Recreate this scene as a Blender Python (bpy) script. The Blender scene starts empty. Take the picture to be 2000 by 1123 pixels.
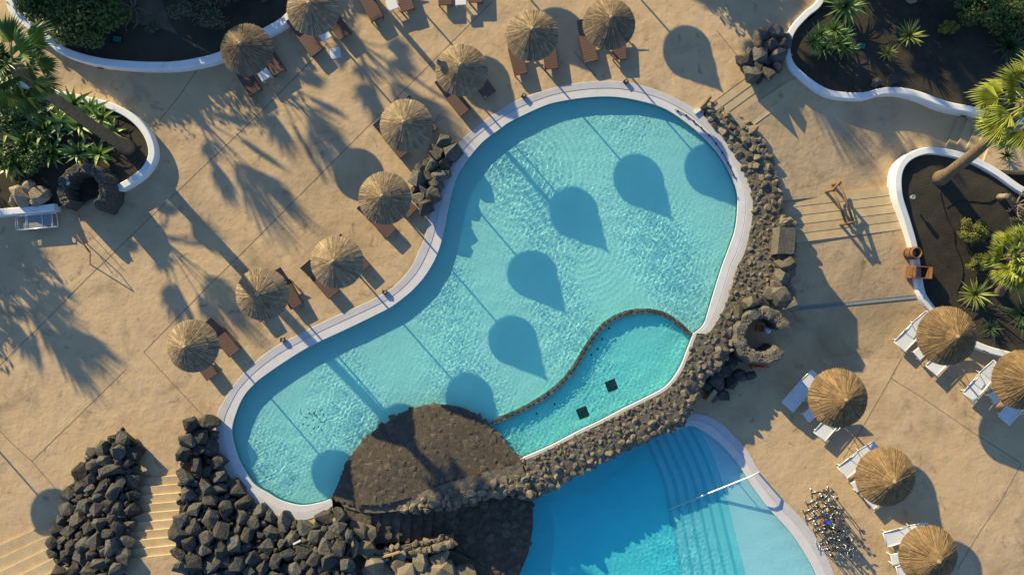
import bpy, bmesh, math, random
import numpy as np
from mathutils import Vector, Matrix, Euler
from mathutils.geometry import tessellate_polygon

R = math.radians
random.seed(7)
rng = np.random.default_rng(7)
sc = bpy.context.scene
COL = sc.collection

# ------------------------------------------------------------------ camera, sky, sun, exposure
CAM_H = 36.0
FPX = 1368.0                       # focal length in photograph pixels
cam_data = bpy.data.cameras.new('camera')
cam_data.angle = 2 * math.atan(1000.0 / FPX)
cam_data.clip_end = 2000
cam = bpy.data.objects.new('camera', cam_data)
cam.location = (0, 0, CAM_H)
COL.objects.link(cam)
sc.camera = cam

SUN_EL = R(18.0)
SUN_AZ = math.atan2(-0.656, 0.755)
world = bpy.data.worlds.new('World')
sc.world = world
world.use_nodes = True
wn = world.node_tree
sky = wn.nodes.new('ShaderNodeTexSky')
sky.sky_type = 'NISHITA'
sky.sun_disc = False
sky.sun_elevation = SUN_EL
sky.sun_rotation = SUN_AZ
sky.air_density = 1.0
sky.dust_density = 0.3
sky.ozone_density = 5.0
wn.links.new(sky.outputs[0], wn.nodes['Background'].inputs[0])
wn.nodes['Background'].inputs[1].default_value = 0.12

sun_data = bpy.data.lights.new('sun', 'SUN')
sun_data.energy = 5.0
sun_data.angle = R(0.42)
sun_data.color = (1.0, 0.83, 0.47)
sun_data.cycles.is_caustics_light = True
sun = bpy.data.objects.new('sun', sun_data)
sdir = Vector((math.sin(SUN_AZ) * math.cos(SUN_EL), math.cos(SUN_AZ) * math.cos(SUN_EL), math.sin(SUN_EL)))
sun.rotation_euler = sdir.to_track_quat('Z', 'Y').to_euler()
sun.location = sdir * 60
COL.objects.link(sun)

vs = sc.view_settings
vs.view_transform = 'Standard'
vs.look = 'None'
vs.gamma = 1
vs.use_curve_mapping = False
vs.exposure = 0.77
cy = sc.cycles
cy.use_denoising = True
cy.max_bounces = 8
cy.diffuse_bounces = 3
cy.glossy_bounces = 3
cy.transmission_bounces = 6
cy.transparent_max_bounces = 8
cy.sample_clamp_indirect = 6

# ------------------------------------------------------------------ helpers
def W(px, py, z=0.0):
    k = (CAM_H - z) / FPX
    return Vector(((px - 1000) * k, (561 - py) * k, z))

def spline(pts, n=6, closed=False):
    P = [np.array(p, float) for p in pts]
    out = []
    m = len(P)
    for i in range(m if closed else m - 1):
        if closed:
            p0, p1, p2, p3 = P[(i - 1) % m], P[i], P[(i + 1) % m], P[(i + 2) % m]
        else:
            p0, p1, p2, p3 = P[max(i - 1, 0)], P[i], P[i + 1], P[min(i + 2, m - 1)]
        for k in range(n):
            t = k / n
            out.append(0.5 * ((2 * p1) + (-p0 + p2) * t + (2 * p0 - 5 * p1 + 4 * p2 - p3) * t * t + (-p0 + 3 * p1 - 3 * p2 + p3) * t ** 3))
    if not closed:
        out.append(P[-1])
    return [tuple(o) for o in out]

def inside(poly, x, y):
    poly = np.asarray(poly, float)
    x = np.asarray(x, float); y = np.asarray(y, float)
    r = np.zeros(x.shape, bool)
    j = len(poly) - 1
    for i in range(len(poly)):
        xi, yi = poly[i]; xj, yj = poly[j]
        c = ((yi > y) != (yj > y)) & (x < (xj - xi) * (y - yi) / ((yj - yi) or 1e-9) + xi)
        r ^= c
        j = i
    return r

def dist_poly(poly, x, y, closed=True):
    poly = np.asarray(poly, float)
    d = np.full(np.shape(x), 1e9)
    n = len(poly)
    for i in range(n if closed else n - 1):
        a = poly[i]; b = poly[(i + 1) % n]
        ab = b - a
        L = (ab ** 2).sum() or 1e-9
        t = np.clip(((x - a[0]) * ab[0] + (y - a[1]) * ab[1]) / L, 0, 1)
        d = np.minimum(d, np.hypot(x - a[0] - t * ab[0], y - a[1] - t * ab[1]))
    return d

class MB:
    """collects faces of one mesh"""
    def __init__(self):
        self.v = []; self.f = []; self.tone = []; self.mi = []
    def add(self, verts, faces, M=None, tone=0.5, mi=0):
        b = len(self.v)
        for p in verts:
            p = Vector(p)
            self.v.append(tuple(M @ p) if M is not None else tuple(p))
        for f in faces:
            self.f.append(tuple(b + i for i in f)); self.tone.append(tone); self.mi.append(mi)
        return self
    def box(self, c, s, rot=None, M=None, tone=0.5, mi=0):
        x, y, z = s[0] / 2, s[1] / 2, s[2] / 2
        vv = [Vector(p) for p in [(-x,-y,-z),(x,-y,-z),(x,y,-z),(-x,y,-z),(-x,-y,z),(x,-y,z),(x,y,z),(-x,y,z)]]
        if rot is not None:
            m = Euler(rot).to_matrix(); vv = [m @ p for p in vv]
        c = Vector(c)
        return self.add([p + c for p in vv], [(3,2,1,0),(4,5,6,7),(0,1,5,4),(1,2,6,5),(2,3,7,6),(3,0,4,7)], M, tone, mi)
    def tube(self, pts, r, seg=8, M=None, tone=0.5, cap=True, mi=0):
        pts = [Vector(p) for p in pts]
        rr = r if isinstance(r, (list, tuple)) else [r] * len(pts)
        vv = []; ff = []
        prev = None
        for i, p in enumerate(pts):
            d = (pts[min(i + 1, len(pts) - 1)] - pts[max(i - 1, 0)])
            d = d.normalized() if d.length > 1e-9 else Vector((0, 0, 1))
            a = prev if prev is not None else (Vector((1, 0, 0)) if abs(d.x) < .9 else Vector((0, 1, 0)))
            u = (a - d * a.dot(d)).normalized(); prev = u
            w = d.cross(u)
            for k in range(seg):
                t = 2 * math.pi * k / seg
                vv.append(p + (u * math.cos(t) + w * math.sin(t)) * rr[i])
        for i in range(len(pts) - 1):
            for k in range(seg):
                a = i * seg + k; b = i * seg + (k + 1) % seg
                ff.append((a, b, b + seg, a + seg))
        if cap:
            ff.append(tuple(range(seg - 1, -1, -1)))
            ff.append(tuple(range((len(pts) - 1) * seg, len(pts) * seg)))
        return self.add(vv, ff, M, tone, mi)
    def lathe(self, prof, seg=24, M=None, tone=0.5, mi=0, cap=True):
        vv = []; ff = []
        for (r, z) in prof:
            for k in range(seg):
                t = 2 * math.pi * k / seg
                vv.append((r * math.cos(t), r * math.sin(t), z))
        for i in range(len(prof) - 1):
            for k in range(seg):
                a = i * seg + k; b = i * seg + (k + 1) % seg
                ff.append((a, b, b + seg, a + seg))
        if cap:
            ff.append(tuple(range(seg - 1, -1, -1)))
            ff.append(tuple(range((len(prof) - 1) * seg, len(prof) * seg)))
        return self.add(vv, ff, M, tone, mi)
    def mesh(self, name, mats, smooth=False):
        me = bpy.data.meshes.new(name)
        me.from_pydata(self.v, [], self.f)
        if not isinstance(mats, (list, tuple)): mats = [mats]
        for m in mats: me.materials.append(m)
        a = me.attributes.new('tone', 'FLOAT', 'FACE')
        a.data.foreach_set('value', np.array(self.tone, np.float32))
        me.polygons.foreach_set('material_index', np.array(self.mi, np.int32))
        me.polygons.foreach_set('use_smooth', np.full(len(self.f), smooth))
        me.update()
        return me
    def build(self, name, mats, parent=None, smooth=False, loc=None):
        return link(name, self.mesh(name, mats, smooth), parent, loc)

def link(name, me, parent=None, loc=None):
    o = bpy.data.objects.new(name, me)
    COL.objects.link(o)
    if parent is not None: o.parent = parent
    if loc is not None: o.location = loc
    return o

def tag(o, label=None, cat=None, group=None, kind=None):
    if label: o['label'] = label
    if cat: o['category'] = cat
    if group: o['group'] = group
    if kind: o['kind'] = kind
    return o

def thing(name, label, cat, loc=(0, 0, 0), rz=0.0, group=None):
    o = link(name, None)
    o.location = loc; o.rotation_euler = (0, 0, rz)
    return tag(o, label, cat, group)

def copy_tree(o, parent=None):
    c = o.copy(); COL.objects.link(c); c.parent = parent
    for ch in list(o.children): copy_tree(ch, c)
    return c

def sheet(name, poly_px, z, mat, parent=None, zmeas=None):
    """flat polygon sheet measured in photograph pixels at height z"""
    p = [W(x, y, z if zmeas is None else zmeas) for x, y in poly_px]
    for q in p: q.z = z
    tri = tessellate_polygon([p])
    mb = MB(); mb.add(p, tri)
    me = mb.mesh(name, mat)
    bm = bmesh.new(); bm.from_mesh(me)
    bmesh.ops.recalc_face_normals(bm, faces=bm.faces)
    if sum(f.normal.z * f.calc_area() for f in bm.faces) < 0:
        bmesh.ops.reverse_faces(bm, faces=bm.faces)
    bm.to_mesh(me); bm.free()
    return link(name, me, parent)

def prism(name, poly_px, zt, zb, mat, parent=None, bevel=0.0):
    p = [W(x, y, zt) for x, y in poly_px]
    n = len(p)
    area = sum(p[i].x * p[(i + 1) % n].y - p[(i + 1) % n].x * p[i].y for i in range(n))
    if area < 0: p.reverse()
    mb = MB()
    tri = tessellate_polygon([p])
    top = []
    for t in tri:
        a, b, c = (p[i] for i in t)
        top.append(t if (b - a).cross(c - a).z > 0 else (t[0], t[2], t[1]))
    low = [Vector((q.x, q.y, zb)) for q in p]
    mb.add(p + low, list(top) + [(i, n + i, n + (i + 1) % n, (i + 1) % n) for i in range(n)])
    return mb.build(name, mat, parent)

def strip(mb, A, B, closed=False):
    """quads between two equally long rows of points"""
    n = len(A)
    mb.add(list(A) + list(B), [(i, (i + 1) % n, n + (i + 1) % n, n + i) for i in range(n if closed else n - 1)])

def profile_sweep(curve, prof, closed=False):
    """curve: world (x,y,z) points; prof: list of (offset across, dz) -> MB"""
    P = [Vector(c) for c in curve]
    n = len(P)
    rows = []
    for i in range(n):
        a = P[(i - 1) % n] if (closed or i > 0) else P[0]
        b = P[(i + 1) % n] if (closed or i < n - 1) else P[-1]
        d = (b - a); d.z = 0
        d = d.normalized()
        nrm = Vector((-d.y, d.x, 0))
        rows.append([P[i] + nrm * o + Vector((0, 0, dz)) for o, dz in prof])
    m = len(prof)
    vv = [q for r in rows for q in r]
    ff = []
    for i in range(n if closed else n - 1):
        j = (i + 1) % n
        for k in range(m - 1):
            ff.append((i * m + k, i * m + k + 1, j * m + k + 1, j * m + k))
    if not closed:
        ff.append(tuple(range(m - 1, -1, -1))); ff.append(tuple((n - 1) * m + k for k in range(m)))
    return MB().add(vv, ff)

# ------------------------------------------------------------------ materials
def node(nt, t, **kw):
    n = nt.nodes.new(t)
    for k, v in kw.items(): setattr(n, k, v)
    return n

def material(name, c1, c2=None, scale=3.0, rough=0.85, bump=0.0, bump_scale=20.0, spec=0.3, tone=0.0, rand=0.0,
             metallic=0.0, big=None, big_scale=0.15, detail=6.0, coords='Object', translucent=0.0, stains=None, bump_dist=0.03, stretch=None):
    m = bpy.data.materials.new(name); m.use_nodes = True
    nt = m.node_tree; L = nt.links
    b = nt.nodes['Principled BSDF']
    b.inputs['Roughness'].default_value = rough
    b.inputs['Metallic'].default_value = metallic
    b.inputs['Specular IOR Level'].default_value = spec
    tc = node(nt, 'ShaderNodeTexCoord')
    vec = tc.outputs[coords]
    if stretch:
        mp = node(nt, 'ShaderNodeMapping'); mp.inputs['Scale'].default_value = stretch
        L.new(vec, mp.inputs['Vector']); vec = mp.outputs[0]
    col = None
    if c2 is None: c2 = tuple(min(1, c * 1.25) for c in c1)
    nz = node(nt, 'ShaderNodeTexNoise'); nz.inputs['Scale'].default_value = scale; nz.inputs['Detail'].default_value = detail
    nz.inputs['Roughness'].default_value = 0.6
    L.new(vec, nz.inputs['Vector'])
    cr = node(nt, 'ShaderNodeValToRGB')
    cr.color_ramp.elements[0].position = 0.3; cr.color_ramp.elements[1].position = 0.7
    cr.color_ramp.elements[0].color = (*c1, 1); cr.color_ramp.elements[1].color = (*c2, 1)
    L.new(nz.outputs['Fac'], cr.inputs['Fac'])
    col = cr.outputs['Color']
    def mul(col, fac_out, lo, hi):
        mr = node(nt, 'ShaderNodeMapRange'); mr.inputs['To Min'].default_value = lo; mr.inputs['To Max'].default_value = hi
        L.new(fac_out, mr.inputs['Value'])
        mx = node(nt, 'ShaderNodeMix', data_type='RGBA', blend_type='MULTIPLY')
        mx.inputs[0].default_value = 1.0
        L.new(col, mx.inputs[6]); L.new(mr.outputs[0], mx.inputs[7])
        return mx.outputs[2]
    if big:
        n2 = node(nt, 'ShaderNodeTexNoise'); n2.inputs['Scale'].default_value = big_scale; n2.inputs['Detail'].default_value = 4
        L.new(vec, n2.inputs['Vector'])
        r2 = node(nt, 'ShaderNodeMapRange'); r2.inputs['From Min'].default_value = .35; r2.inputs['From Max'].default_value = .68
        L.new(n2.outputs['Fac'], r2.inputs['Value'])
        mx = node(nt, 'ShaderNodeMix', data_type='RGBA'); L.new(r2.outputs[0], mx.inputs[0]); L.new(col, mx.inputs[6]); mx.inputs[7].default_value = (*big, 1)
        col = mx.outputs[2]
    if stains:
        for (sc_, thr, dark) in stains:
            n3 = node(nt, 'ShaderNodeTexNoise'); n3.inputs['Scale'].default_value = sc_; n3.inputs['Detail'].default_value = 5; n3.inputs['Roughness'].default_value = .65
            n3.inputs['Distortion'].default_value = .6
            L.new(vec, n3.inputs['Vector'])
            r3 = node(nt, 'ShaderNodeMapRange'); r3.inputs['From Min'].default_value = thr; r3.inputs['From Max'].default_value = thr + .12
            L.new(n3.outputs['Fac'], r3.inputs['Value'])
            col = mul(col, r3.outputs[0], 1.0, dark)
    if tone:
        at = node(nt, 'ShaderNodeAttribute'); at.attribute_name = 'tone'
        col = mul(col, at.outputs['Fac'], 1 - tone, 1 + tone)
    if rand:
        oi = node(nt, 'ShaderNodeObjectInfo')
        col = mul(col, oi.outputs['Random'], 1 - rand, 1 + rand)
    L.new(col, b.inputs['Base Color'])
    if bump:
        n4 = node(nt, 'ShaderNodeTexNoise'); n4.inputs['Scale'].default_value = bump_scale; n4.inputs['Detail'].default_value = 8
        n4.inputs['Roughness'].default_value = .65
        L.new(vec, n4.inputs['Vector'])
        bp = node(nt, 'ShaderNodeBump'); bp.inputs['Strength'].default_value = bump; bp.inputs['Distance'].default_value = bump_dist
        L.new(n4.outputs['Fac'], bp.inputs['Height']); L.new(bp.outputs[0], b.inputs['Normal'])
    if translucent:
        tr = node(nt, 'ShaderNodeBsdfTranslucent'); L.new(col, tr.inputs['Color'])
        ms = node(nt, 'ShaderNodeMixShader'); ms.inputs[0].default_value = translucent
        L.new(b.outputs[0], ms.inputs[1]); L.new(tr.outputs[0], ms.inputs[2])
        L.new(ms.outputs[0], nt.nodes['Material Output'].inputs['Surface'])
    return m

M = {}
M['deck'] = material('sand_concrete', (.43, .298, .174), (.60, .438, .274), scale=.7, rough=.9, bump=.6, bump_scale=1.3, bump_dist=.10, detail=5,
                     big=(.58, .41, .23), big_scale=.16, stains=[(.45, .58, .72), (1.5, .60, .56), (.18, .56, .74), (.08, .54, .82)])
M['stair'] = material('stair_concrete', (.44, .325, .19), (.55, .42, .255), scale=1.6, rand=.10, rough=.9, bump=.3, bump_scale=7, stains=[(2.0, .63, .8)])
M['joint'] = material('joint_sealant', (.13, .10, .075), (.20, .16, .11), scale=4)
M['white'] = material('white_render', (.74, .73, .71), (.82, .81, .80), scale=1.4, rough=.8, bump=.15, bump_scale=14, stains=[(2.2, .62, .82), (.9, .60, .86)])
M['coping'] = material('coping_white', (.62, .59, .59), (.70, .67, .67), scale=2.2, rough=.6, bump=.1, bump_scale=20, stains=[(1.6, .60, .86), (6, .62, .9)])
M['coping2'] = material('coping_grey', (.50, .48, .49), (.57, .55, .56), scale=2.2, rough=.65, bump=.15, bump_scale=22, stains=[(1.6, .62, .9)])
M['tile'] = material('pool_plaster', (.44, .79, .75), (.52, .86, .82), scale=.8, rough=.7)
M['tile2'] = material('pool_plaster_blue', (.12, .74, .80), (.15, .80, .86), scale=.8, rough=.7)
M['spa'] = material('spa_plaster', (.27, .80, .75), (.33, .86, .81), scale=.8, rough=.7)
M['stepblue'] = material('pale_step_plaster', (.26, .73, .79), (.31, .79, .85), scale=.8, rough=.7)
M['edge_shade'] = material('painted_edge_shade', (.13, .58, .66), (.16, .63, .71), scale=9, rough=.5)  # darker blue painted in for the shading at underwater step edges
M['shelf'] = material('pool_shelf', (.55, .78, .82), (.61, .83, .87), scale=.8, rough=.7)
M['lava'] = material('lava_rock', (.058, .053, .047), (.14, .13, .112), scale=3.4, rough=.95, bump=1.0, bump_scale=7, rand=.4, bump_dist=.14, detail=8, stains=[(5, .58, .55)])
M['lavadark'] = material('lava_bed', (.028, .026, .024), (.06, .055, .05), scale=4.0, rough=.97, bump=.8, bump_scale=11, bump_dist=.05)
M['rubble'] = material('rubble_stone', (.135, .110, .076), (.235, .193, .135), scale=3.2, rough=.95, bump=.8, bump_scale=10, rand=.35, bump_dist=.05)
M['greystone'] = material('grey_boulder', (.095, .082, .062), (.165, .142, .108), scale=3.2, rough=.95, bump=.9, bump_scale=8, rand=.3, bump_dist=.07)
M['mortar'] = material('rubble_mortar', (.115, .098, .074), (.20, .172, .13), scale=2.6, rough=.97, bump=1.0, bump_scale=7, bump_dist=.09)
M['cobble'] = material('brown_cobble', (.088, .069, .05), (.145, .115, .084), scale=2.5, rough=.95, bump=.9, bump_scale=8, rand=.28, bump_dist=.06)
M['cobblebed'] = material('cobble_bed', (.070, .055, .040), (.118, .093, .068), scale=3.0, rough=.97, bump=.9, bump_scale=9)
M['pebble'] = material('pebble_crust', (.065, .058, .047), (.21, .19, .155), scale=11, rough=.9, bump=1.0, bump_scale=13, detail=3, bump_dist=.08)
M['soil'] = material('black_volcanic_soil', (.030, .027, .023), (.062, .054, .043), scale=2.2, rough=1, bump=.9, bump_scale=12, spec=.1, big=(.075, .064, .047), big_scale=.25)
M['sandsoil'] = material('dry_soil', (.10, .083, .06), (.17, .14, .10), scale=1.6, rough=1, bump=.9, bump_scale=9, spec=.1)
M['thatch'] = material('straw_thatch', (.255, .19, .122), (.47, .36, .235), scale=5, rough=.95, tone=.55, rand=.2, bump=.4, bump_scale=30, spec=.1)
M['thatch2'] = material('heather_thatch', (.205, .135, .07), (.37, .25, .135), scale=5, rough=.95, tone=.55, rand=.10, bump=.4, bump_scale=30, spec=.1)
M['wood'] = material('weathered_wood', (.16, .095, .045), (.26, .155, .075), scale=5, rough=.8, bump=.3, bump_scale=30, stretch=(1, 1, 6))
M['darkwood'] = material('dark_pole_wood', (.09, .06, .04), (.14, .10, .065), scale=5, rough=.85)
M['rattan'] = material('brown_weave', (.115, .066, .052), (.165, .097, .076), scale=30, rough=.75, bump=.4, bump_scale=60, rand=.12)
M['rattanframe'] = material('brown_frame', (.11, .06, .045), (.15, .085, .06), scale=10, rough=.6)
M['sling'] = material('white_sling', (.72, .72, .72), (.78, .78, .78), scale=8, rough=.7, bump=.1, bump_scale=80, rand=.05)
M['alu'] = material('white_metal', (.70, .70, .70), (.76, .76, .76), scale=5, rough=.35, metallic=.3, spec=.5)
M['tablew'] = material('white_table_plastic', (.72, .72, .71), (.78, .78, .77), scale=4, rough=.5)
M['chrome'] = material('stainless_steel', (.34, .33, .31), (.48, .47, .45), scale=3, rough=.3, metallic=1.0)
M['black'] = material('black_plastic', (.012, .012, .013), (.022, .022, .024), scale=6, rough=.5)
M['rust'] = material('rusty_metal', (.13, .062, .032), (.22, .10, .045), scale=5, rough=.75, bump=.3, bump_scale=30)
M['orange'] = material('orange_plastic', (.36, .14, .03), (.44, .18, .04), scale=5, rough=.5)
M['red'] = material('red_plastic', (.60, .07, .03), (.68, .09, .035), scale=5, rough=.5)
M['blueball'] = material('pale_blue_metal', (.35, .42, .52), (.45, .52, .62), scale=5, rough=.3, metallic=.4)
M['teal'] = material('teal_plastic', (.02, .16, .13), (.03, .20, .16), scale=5, rough=.6)
M['grate'] = material('drain_grate', (.20, .21, .21), (.30, .31, .31), scale=12, rough=.6)
M['palmtrunk'] = material('palm_trunk', (.15, .105, .065), (.27, .195, .125), scale=3, rough=.95, bump=1.0, bump_scale=10, stretch=(1, 1, 3.5), bump_dist=.06)
M['twig'] = material('grey_twig', (.15, .125, .095), (.24, .20, .155), scale=5, rough=.95)
M['fan'] = material('fan_palm_green', (0.068, 0.144, 0.037), (0.144, 0.245, 0.059), scale=1.5, rough=.42, tone=.35, rand=.25, spec=.5, translucent=.25)
M['fany'] = material('fan_palm_yellow', (0.242, 0.301, 0.046), (0.439, 0.447, 0.083), scale=1.5, rough=.42, tone=.35, rand=.25, spec=.5, translucent=.3)
M['banana'] = material('broad_leaf_green', (0.132, 0.233, 0.047), (0.233, 0.358, 0.078), scale=1.5, rough=.4, tone=.3, rand=.3, spec=.5, translucent=.3)
M['yucca'] = material('sword_leaf_green', (0.093, 0.178, 0.047), (0.178, 0.279, 0.070), scale=1.5, rough=.45, tone=.3, rand=.3, spec=.5, translucent=.2)
M['yuccay'] = material('sword_leaf_yellow', (0.230, 0.270, 0.061), (0.365, 0.392, 0.101), scale=1.5, rough=.5, tone=.3, rand=.25, spec=.4, translucent=.25)
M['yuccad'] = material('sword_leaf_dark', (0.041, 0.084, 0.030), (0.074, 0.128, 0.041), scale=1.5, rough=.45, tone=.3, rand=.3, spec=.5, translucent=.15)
M['leaf'] = material('shrub_leaf', (0.061, 0.108, 0.027), (0.115, 0.169, 0.041), scale=1.2, rough=.5, tone=.4, spec=.4, translucent=.25)
M['leafy'] = material('shrub_leaf_yellow', (.19, .21, .045), (.27, .27, .06), scale=1.2, rough=.55, tone=.35, spec=.4, translucent=.25)
M['leafgrey'] = material('shrub_leaf_grey', (0.101, 0.115, 0.074), (0.169, 0.176, 0.115), scale=1.2, rough=.6, tone=.4, spec=.4, translucent=.2)
M['boulder'] = material('tan_boulder', (.24, .19, .13), (.36, .29, .205), scale=1.6, rough=.95, bump=.9, bump_scale=6, bump_dist=.08)
M['litter'] = material('sunken_leaf', (.03, .09, .10), (.05, .13, .14), scale=4)
M['drain'] = material('drain_cover', (.010, .045, .052), (.018, .06, .066), scale=5, rough=.6)
M['plank'] = material('pale_timber', (.42, .27, .13), (.52, .35, .18), scale=4, rough=.8)

def water_material():
    m = bpy.data.materials.new('pool_water'); m.use_nodes = True
    nt = m.node_tree; nt.nodes.clear()
    g = node(nt, 'ShaderNodeBsdfGlass'); g.inputs['IOR'].default_value = 1.33; g.inputs['Roughness'].default_value = 0.0
    g.inputs['Color'].default_value = (.84, .985, 1.0, 1)
    o = node(nt, 'ShaderNodeOutputMaterial'); nt.links.new(g.outputs[0], o.inputs['Surface'])
    return m
M['water'] = water_material()

# ------------------------------------------------------------------ measured outlines (photograph pixels)
POOL_IN = [(1357,650),(1375,632),(1385,602),(1397,562),(1410,521),(1425,481),(1437,443),(1441,391),(1435,361),(1415,318),(1387,281),
           (1350,247),(1300,213),(1250,197),(1200,189),(1150,190),(1100,197),(1062,207),(1000,236),(975,253),(939,281),(900,331),(885,368),(875,411),
           (865,461),(852,501),(832,536),(810,562),(787,582),(762,600),(725,619),(675,643),(607,675),(562,702),(525,727),(499,747),(475,775),
           (459,812),(453,840),(457,867),(470,904),(496,944),(525,963),(550,977),(587,986),(620,982),(648,973)]
POOL_OUT = [(1380,652),(1393,640),(1415,602),(1431,556),(1440,521),(1454,496),(1467,443),(1471,398),(1465,363),(1450,323),(1422,281),(1385,237),(1355,212),(1290,179),
            (1225,161),(1165,159),(1100,167),(1040,185),(1000,201),(962,225),(925,253),(895,281),(875,323),(860,363),(842,411),(832,456),(817,493),
            (800,526),(766,562),(725,586),(687,603),(625,631),(575,657),(537,677),(499,706),(460,747),(438,782),(425,807),(421,842),(427,887),(445,925),
            (475,962),(500,984),(537,1005),(575,1015),(607,1012),(637,997),(650,986)]
ROOF_ARC = [(648,973),(665,935),(680,900),(700,872),(729,843),(750,830),(775,812),(812,797),(850,791),(900,797),(937,817),(967,843),(997,877),(1017,897)]
SPA_RIM = [(1017,897),(1075,872),(1133,842),(1175,822),(1217,800),(1260,779),(1300,757),(1327,724),(1345,682),(1357,650)]
DIVIDER = [(960,824),(1000,808),(1040,788),(1075,765),(1105,738),(1128,707),(1147,675),(1168,646),(1195,623),(1228,610),(1262,607),(1295,613),(1325,632),(1348,654)]
WALL_OUT = [(1376,203),(1392,207),(1425,225),(1462,250),(1484,277),(1505,310),(1520,363),(1527,401),(1530,431),(1552,445),(1554,495),(1545,515),(1548,535),(1540,560),(1549,580),(1538,598),(1490,600),(1452,618),(1432,650),
            (1428,680),(1412,712),(1384,735),(1362,762),(1350,800),(1335,825),(1300,845),(1250,867),(1200,890),(1150,915),(1100,940),(1062,964),(1041,970)]
LOW_IN = [(1320,840),(1350,831),(1375,842),(1400,860),(1425,885),(1445,910),(1470,950),(1500,990),(1515,1007),(1545,1040),(1572,1080),(1595,1123),(1612,1180),(1610,1240),(1580,1290),(1500,1330)]
LOW_OUT = [(1318,838),(1347,809),(1370,808),(1400,820),(1425,841),(1462,882),(1477,910),(1500,941),(1530,975),(1575,1022),(1605,1067),(1631,1123),(1652,1185),(1650,1250),(1615,1310),(1520,1360)]

pin = spline(POOL_IN, 5)
pout = spline(POOL_OUT, 5)
arc = spline(ROOF_ARC, 4)
rim = spline(SPA_RIM, 4)
pool_poly = pin[:-1] + arc[:-1] + rim[:-1]

Z_PATH, Z_LOW = -0.45, -1.3
def zpath(px, py): return -.11 - .47 * ((px - 1440) * .59 + (py - 268) * .81) / 185
def zlow(px, py): return float(np.interp(py, [430, 466, 700], [-.655, -.675, Z_LOW]))
def sheetz(name, poly_px, zf, mat):
    p = [W(x, y, zf(x, y)) for x, y in poly_px]
    mb = MB()
    for t in tessellate_polygon([p]):
        a, b, c = (p[i] for i in t)
        mb.add([a, b, c], [(0, 1, 2) if (b - a).cross(c - a).z > 0 else (0, 2, 1)])
    return mb.build(name, mat)
# ------------------------------------------------------------------ ground and decks
g = sheet('ground', [(-9000, -9000), (9000, -9000), (9000, 9000), (-9000, 9000)], -4.2, M['sandsoil'])
tag(g, kind='structure')
top_edge = [p for p in pout if p[1] < 1200]
i0 = min(range(len(pout)), key=lambda i: (pout[i][0] - 1375) ** 2 + (pout[i][1] - 228) ** 2)
deck_poly = [(-1700, -1700), (1600, -1700), (1600, 0), (1545, 55), (1533, 98), (1460, 150), (1376, 211)] + pout[i0:] + [(650, 1600), (-1700, 1600)]
deck = tag(sheet('pool_deck', deck_poly, 0.0, M['deck']), kind='structure')
low_out = spline(LOW_OUT, 5)
low_in = spline(LOW_IN, 5)
rdeck = tag(sheet('lower_deck', [(1290, 700), (2900, 700), (2900, 2000), (1520, 2000)] + low_out[::-1] + [(1290, 790)], Z_LOW, M['deck']), kind='structure')
rslope = tag(sheetz('lower_deck', [(1480, 452), (1560, 440), (2900, 430), (2900, 700), (1290, 700), (1400, 600)], zlow, M['deck']), kind='structure')
path = tag(sheetz('path', [(1396, 246), (1470, 205), (1590, 128), (2000, 128), (2000, 330), (1880, 350), (1753, 366), (1480, 398), (1450, 330)], zpath, M['deck']), kind='structure')

def strip_line(name, pts, z, w, mat, parent, lift=.004):
    c = [W(x, y, z) + Vector((0, 0, lift)) for x, y in pts]
    o = profile_sweep(c, [(-w / 2, -.02), (-w / 2, 0), (w / 2, 0), (w / 2, -.02)]).build(name, mat, parent)
    return o
for pts in ([(905, 60), (685, 281), (500, 467), (404, 561), (281, 687)], [(247, 720), (120, 844), (62, 900)], [(640, 85), (605, 122), (512, 217)], [(512, 217), (360, 361), (162, 551), (105, 610), (0, 713), (-60, 770)],
            [(390, 130), (345, 195), (297, 252)], [(281, 687), (325, 735), (400, 815)], [(62, 900), (20, 862), (-40, 800)], [(62, 900), (110, 955)], [(1400, 60), (1455, 128)],
            [(1120, 100), (1165, 150)], [(170, 450), (245, 530)], [(905, 60), (960, 5)]):
    strip_line('expansion_joint', pts, 0.0, .032, M['joint'], deck)
for pts in ([(1762, 697), (1740, 738), (1680, 842), (1647, 895)], [(1740, 738), (1800, 775), (1897, 842), (1992, 902)], [(1995, 905), (1950, 985), (1912, 1040), (1870, 1110)]):
    strip_line('expansion_joint', pts, Z_LOW, .032, M['joint'], rdeck)

# drainage channel across the lower deck
dc = thing('drainage_channel', 'narrow grey grated drain running across the lower deck to the planter', 'drain', W(1668, 591, zlow(0, 591)))
a, b = W(1545, 603, zlow(0, 603)) - dc.location, W(1790, 578, zlow(0, 578)) - dc.location
profile_sweep([a, b], [(-.11, -.02), (-.11, .006), (-.07, .006), (-.07, -.01), (.07, -.01), (.07, .006), (.11, .006), (.11, -.02)]).build('frame', M['grate'], dc)
bars = MB()
for k in range(74):
    p = a.lerp(b, (k + .5) / 74); bars.box((p.x, p.y, .0), (.035, .14, .012), (0, 0, math.atan2((b - a).y, (b - a).x)))
tag(bars.build('grate_bars', M['grate'], dc), kind='stuff')

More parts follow.
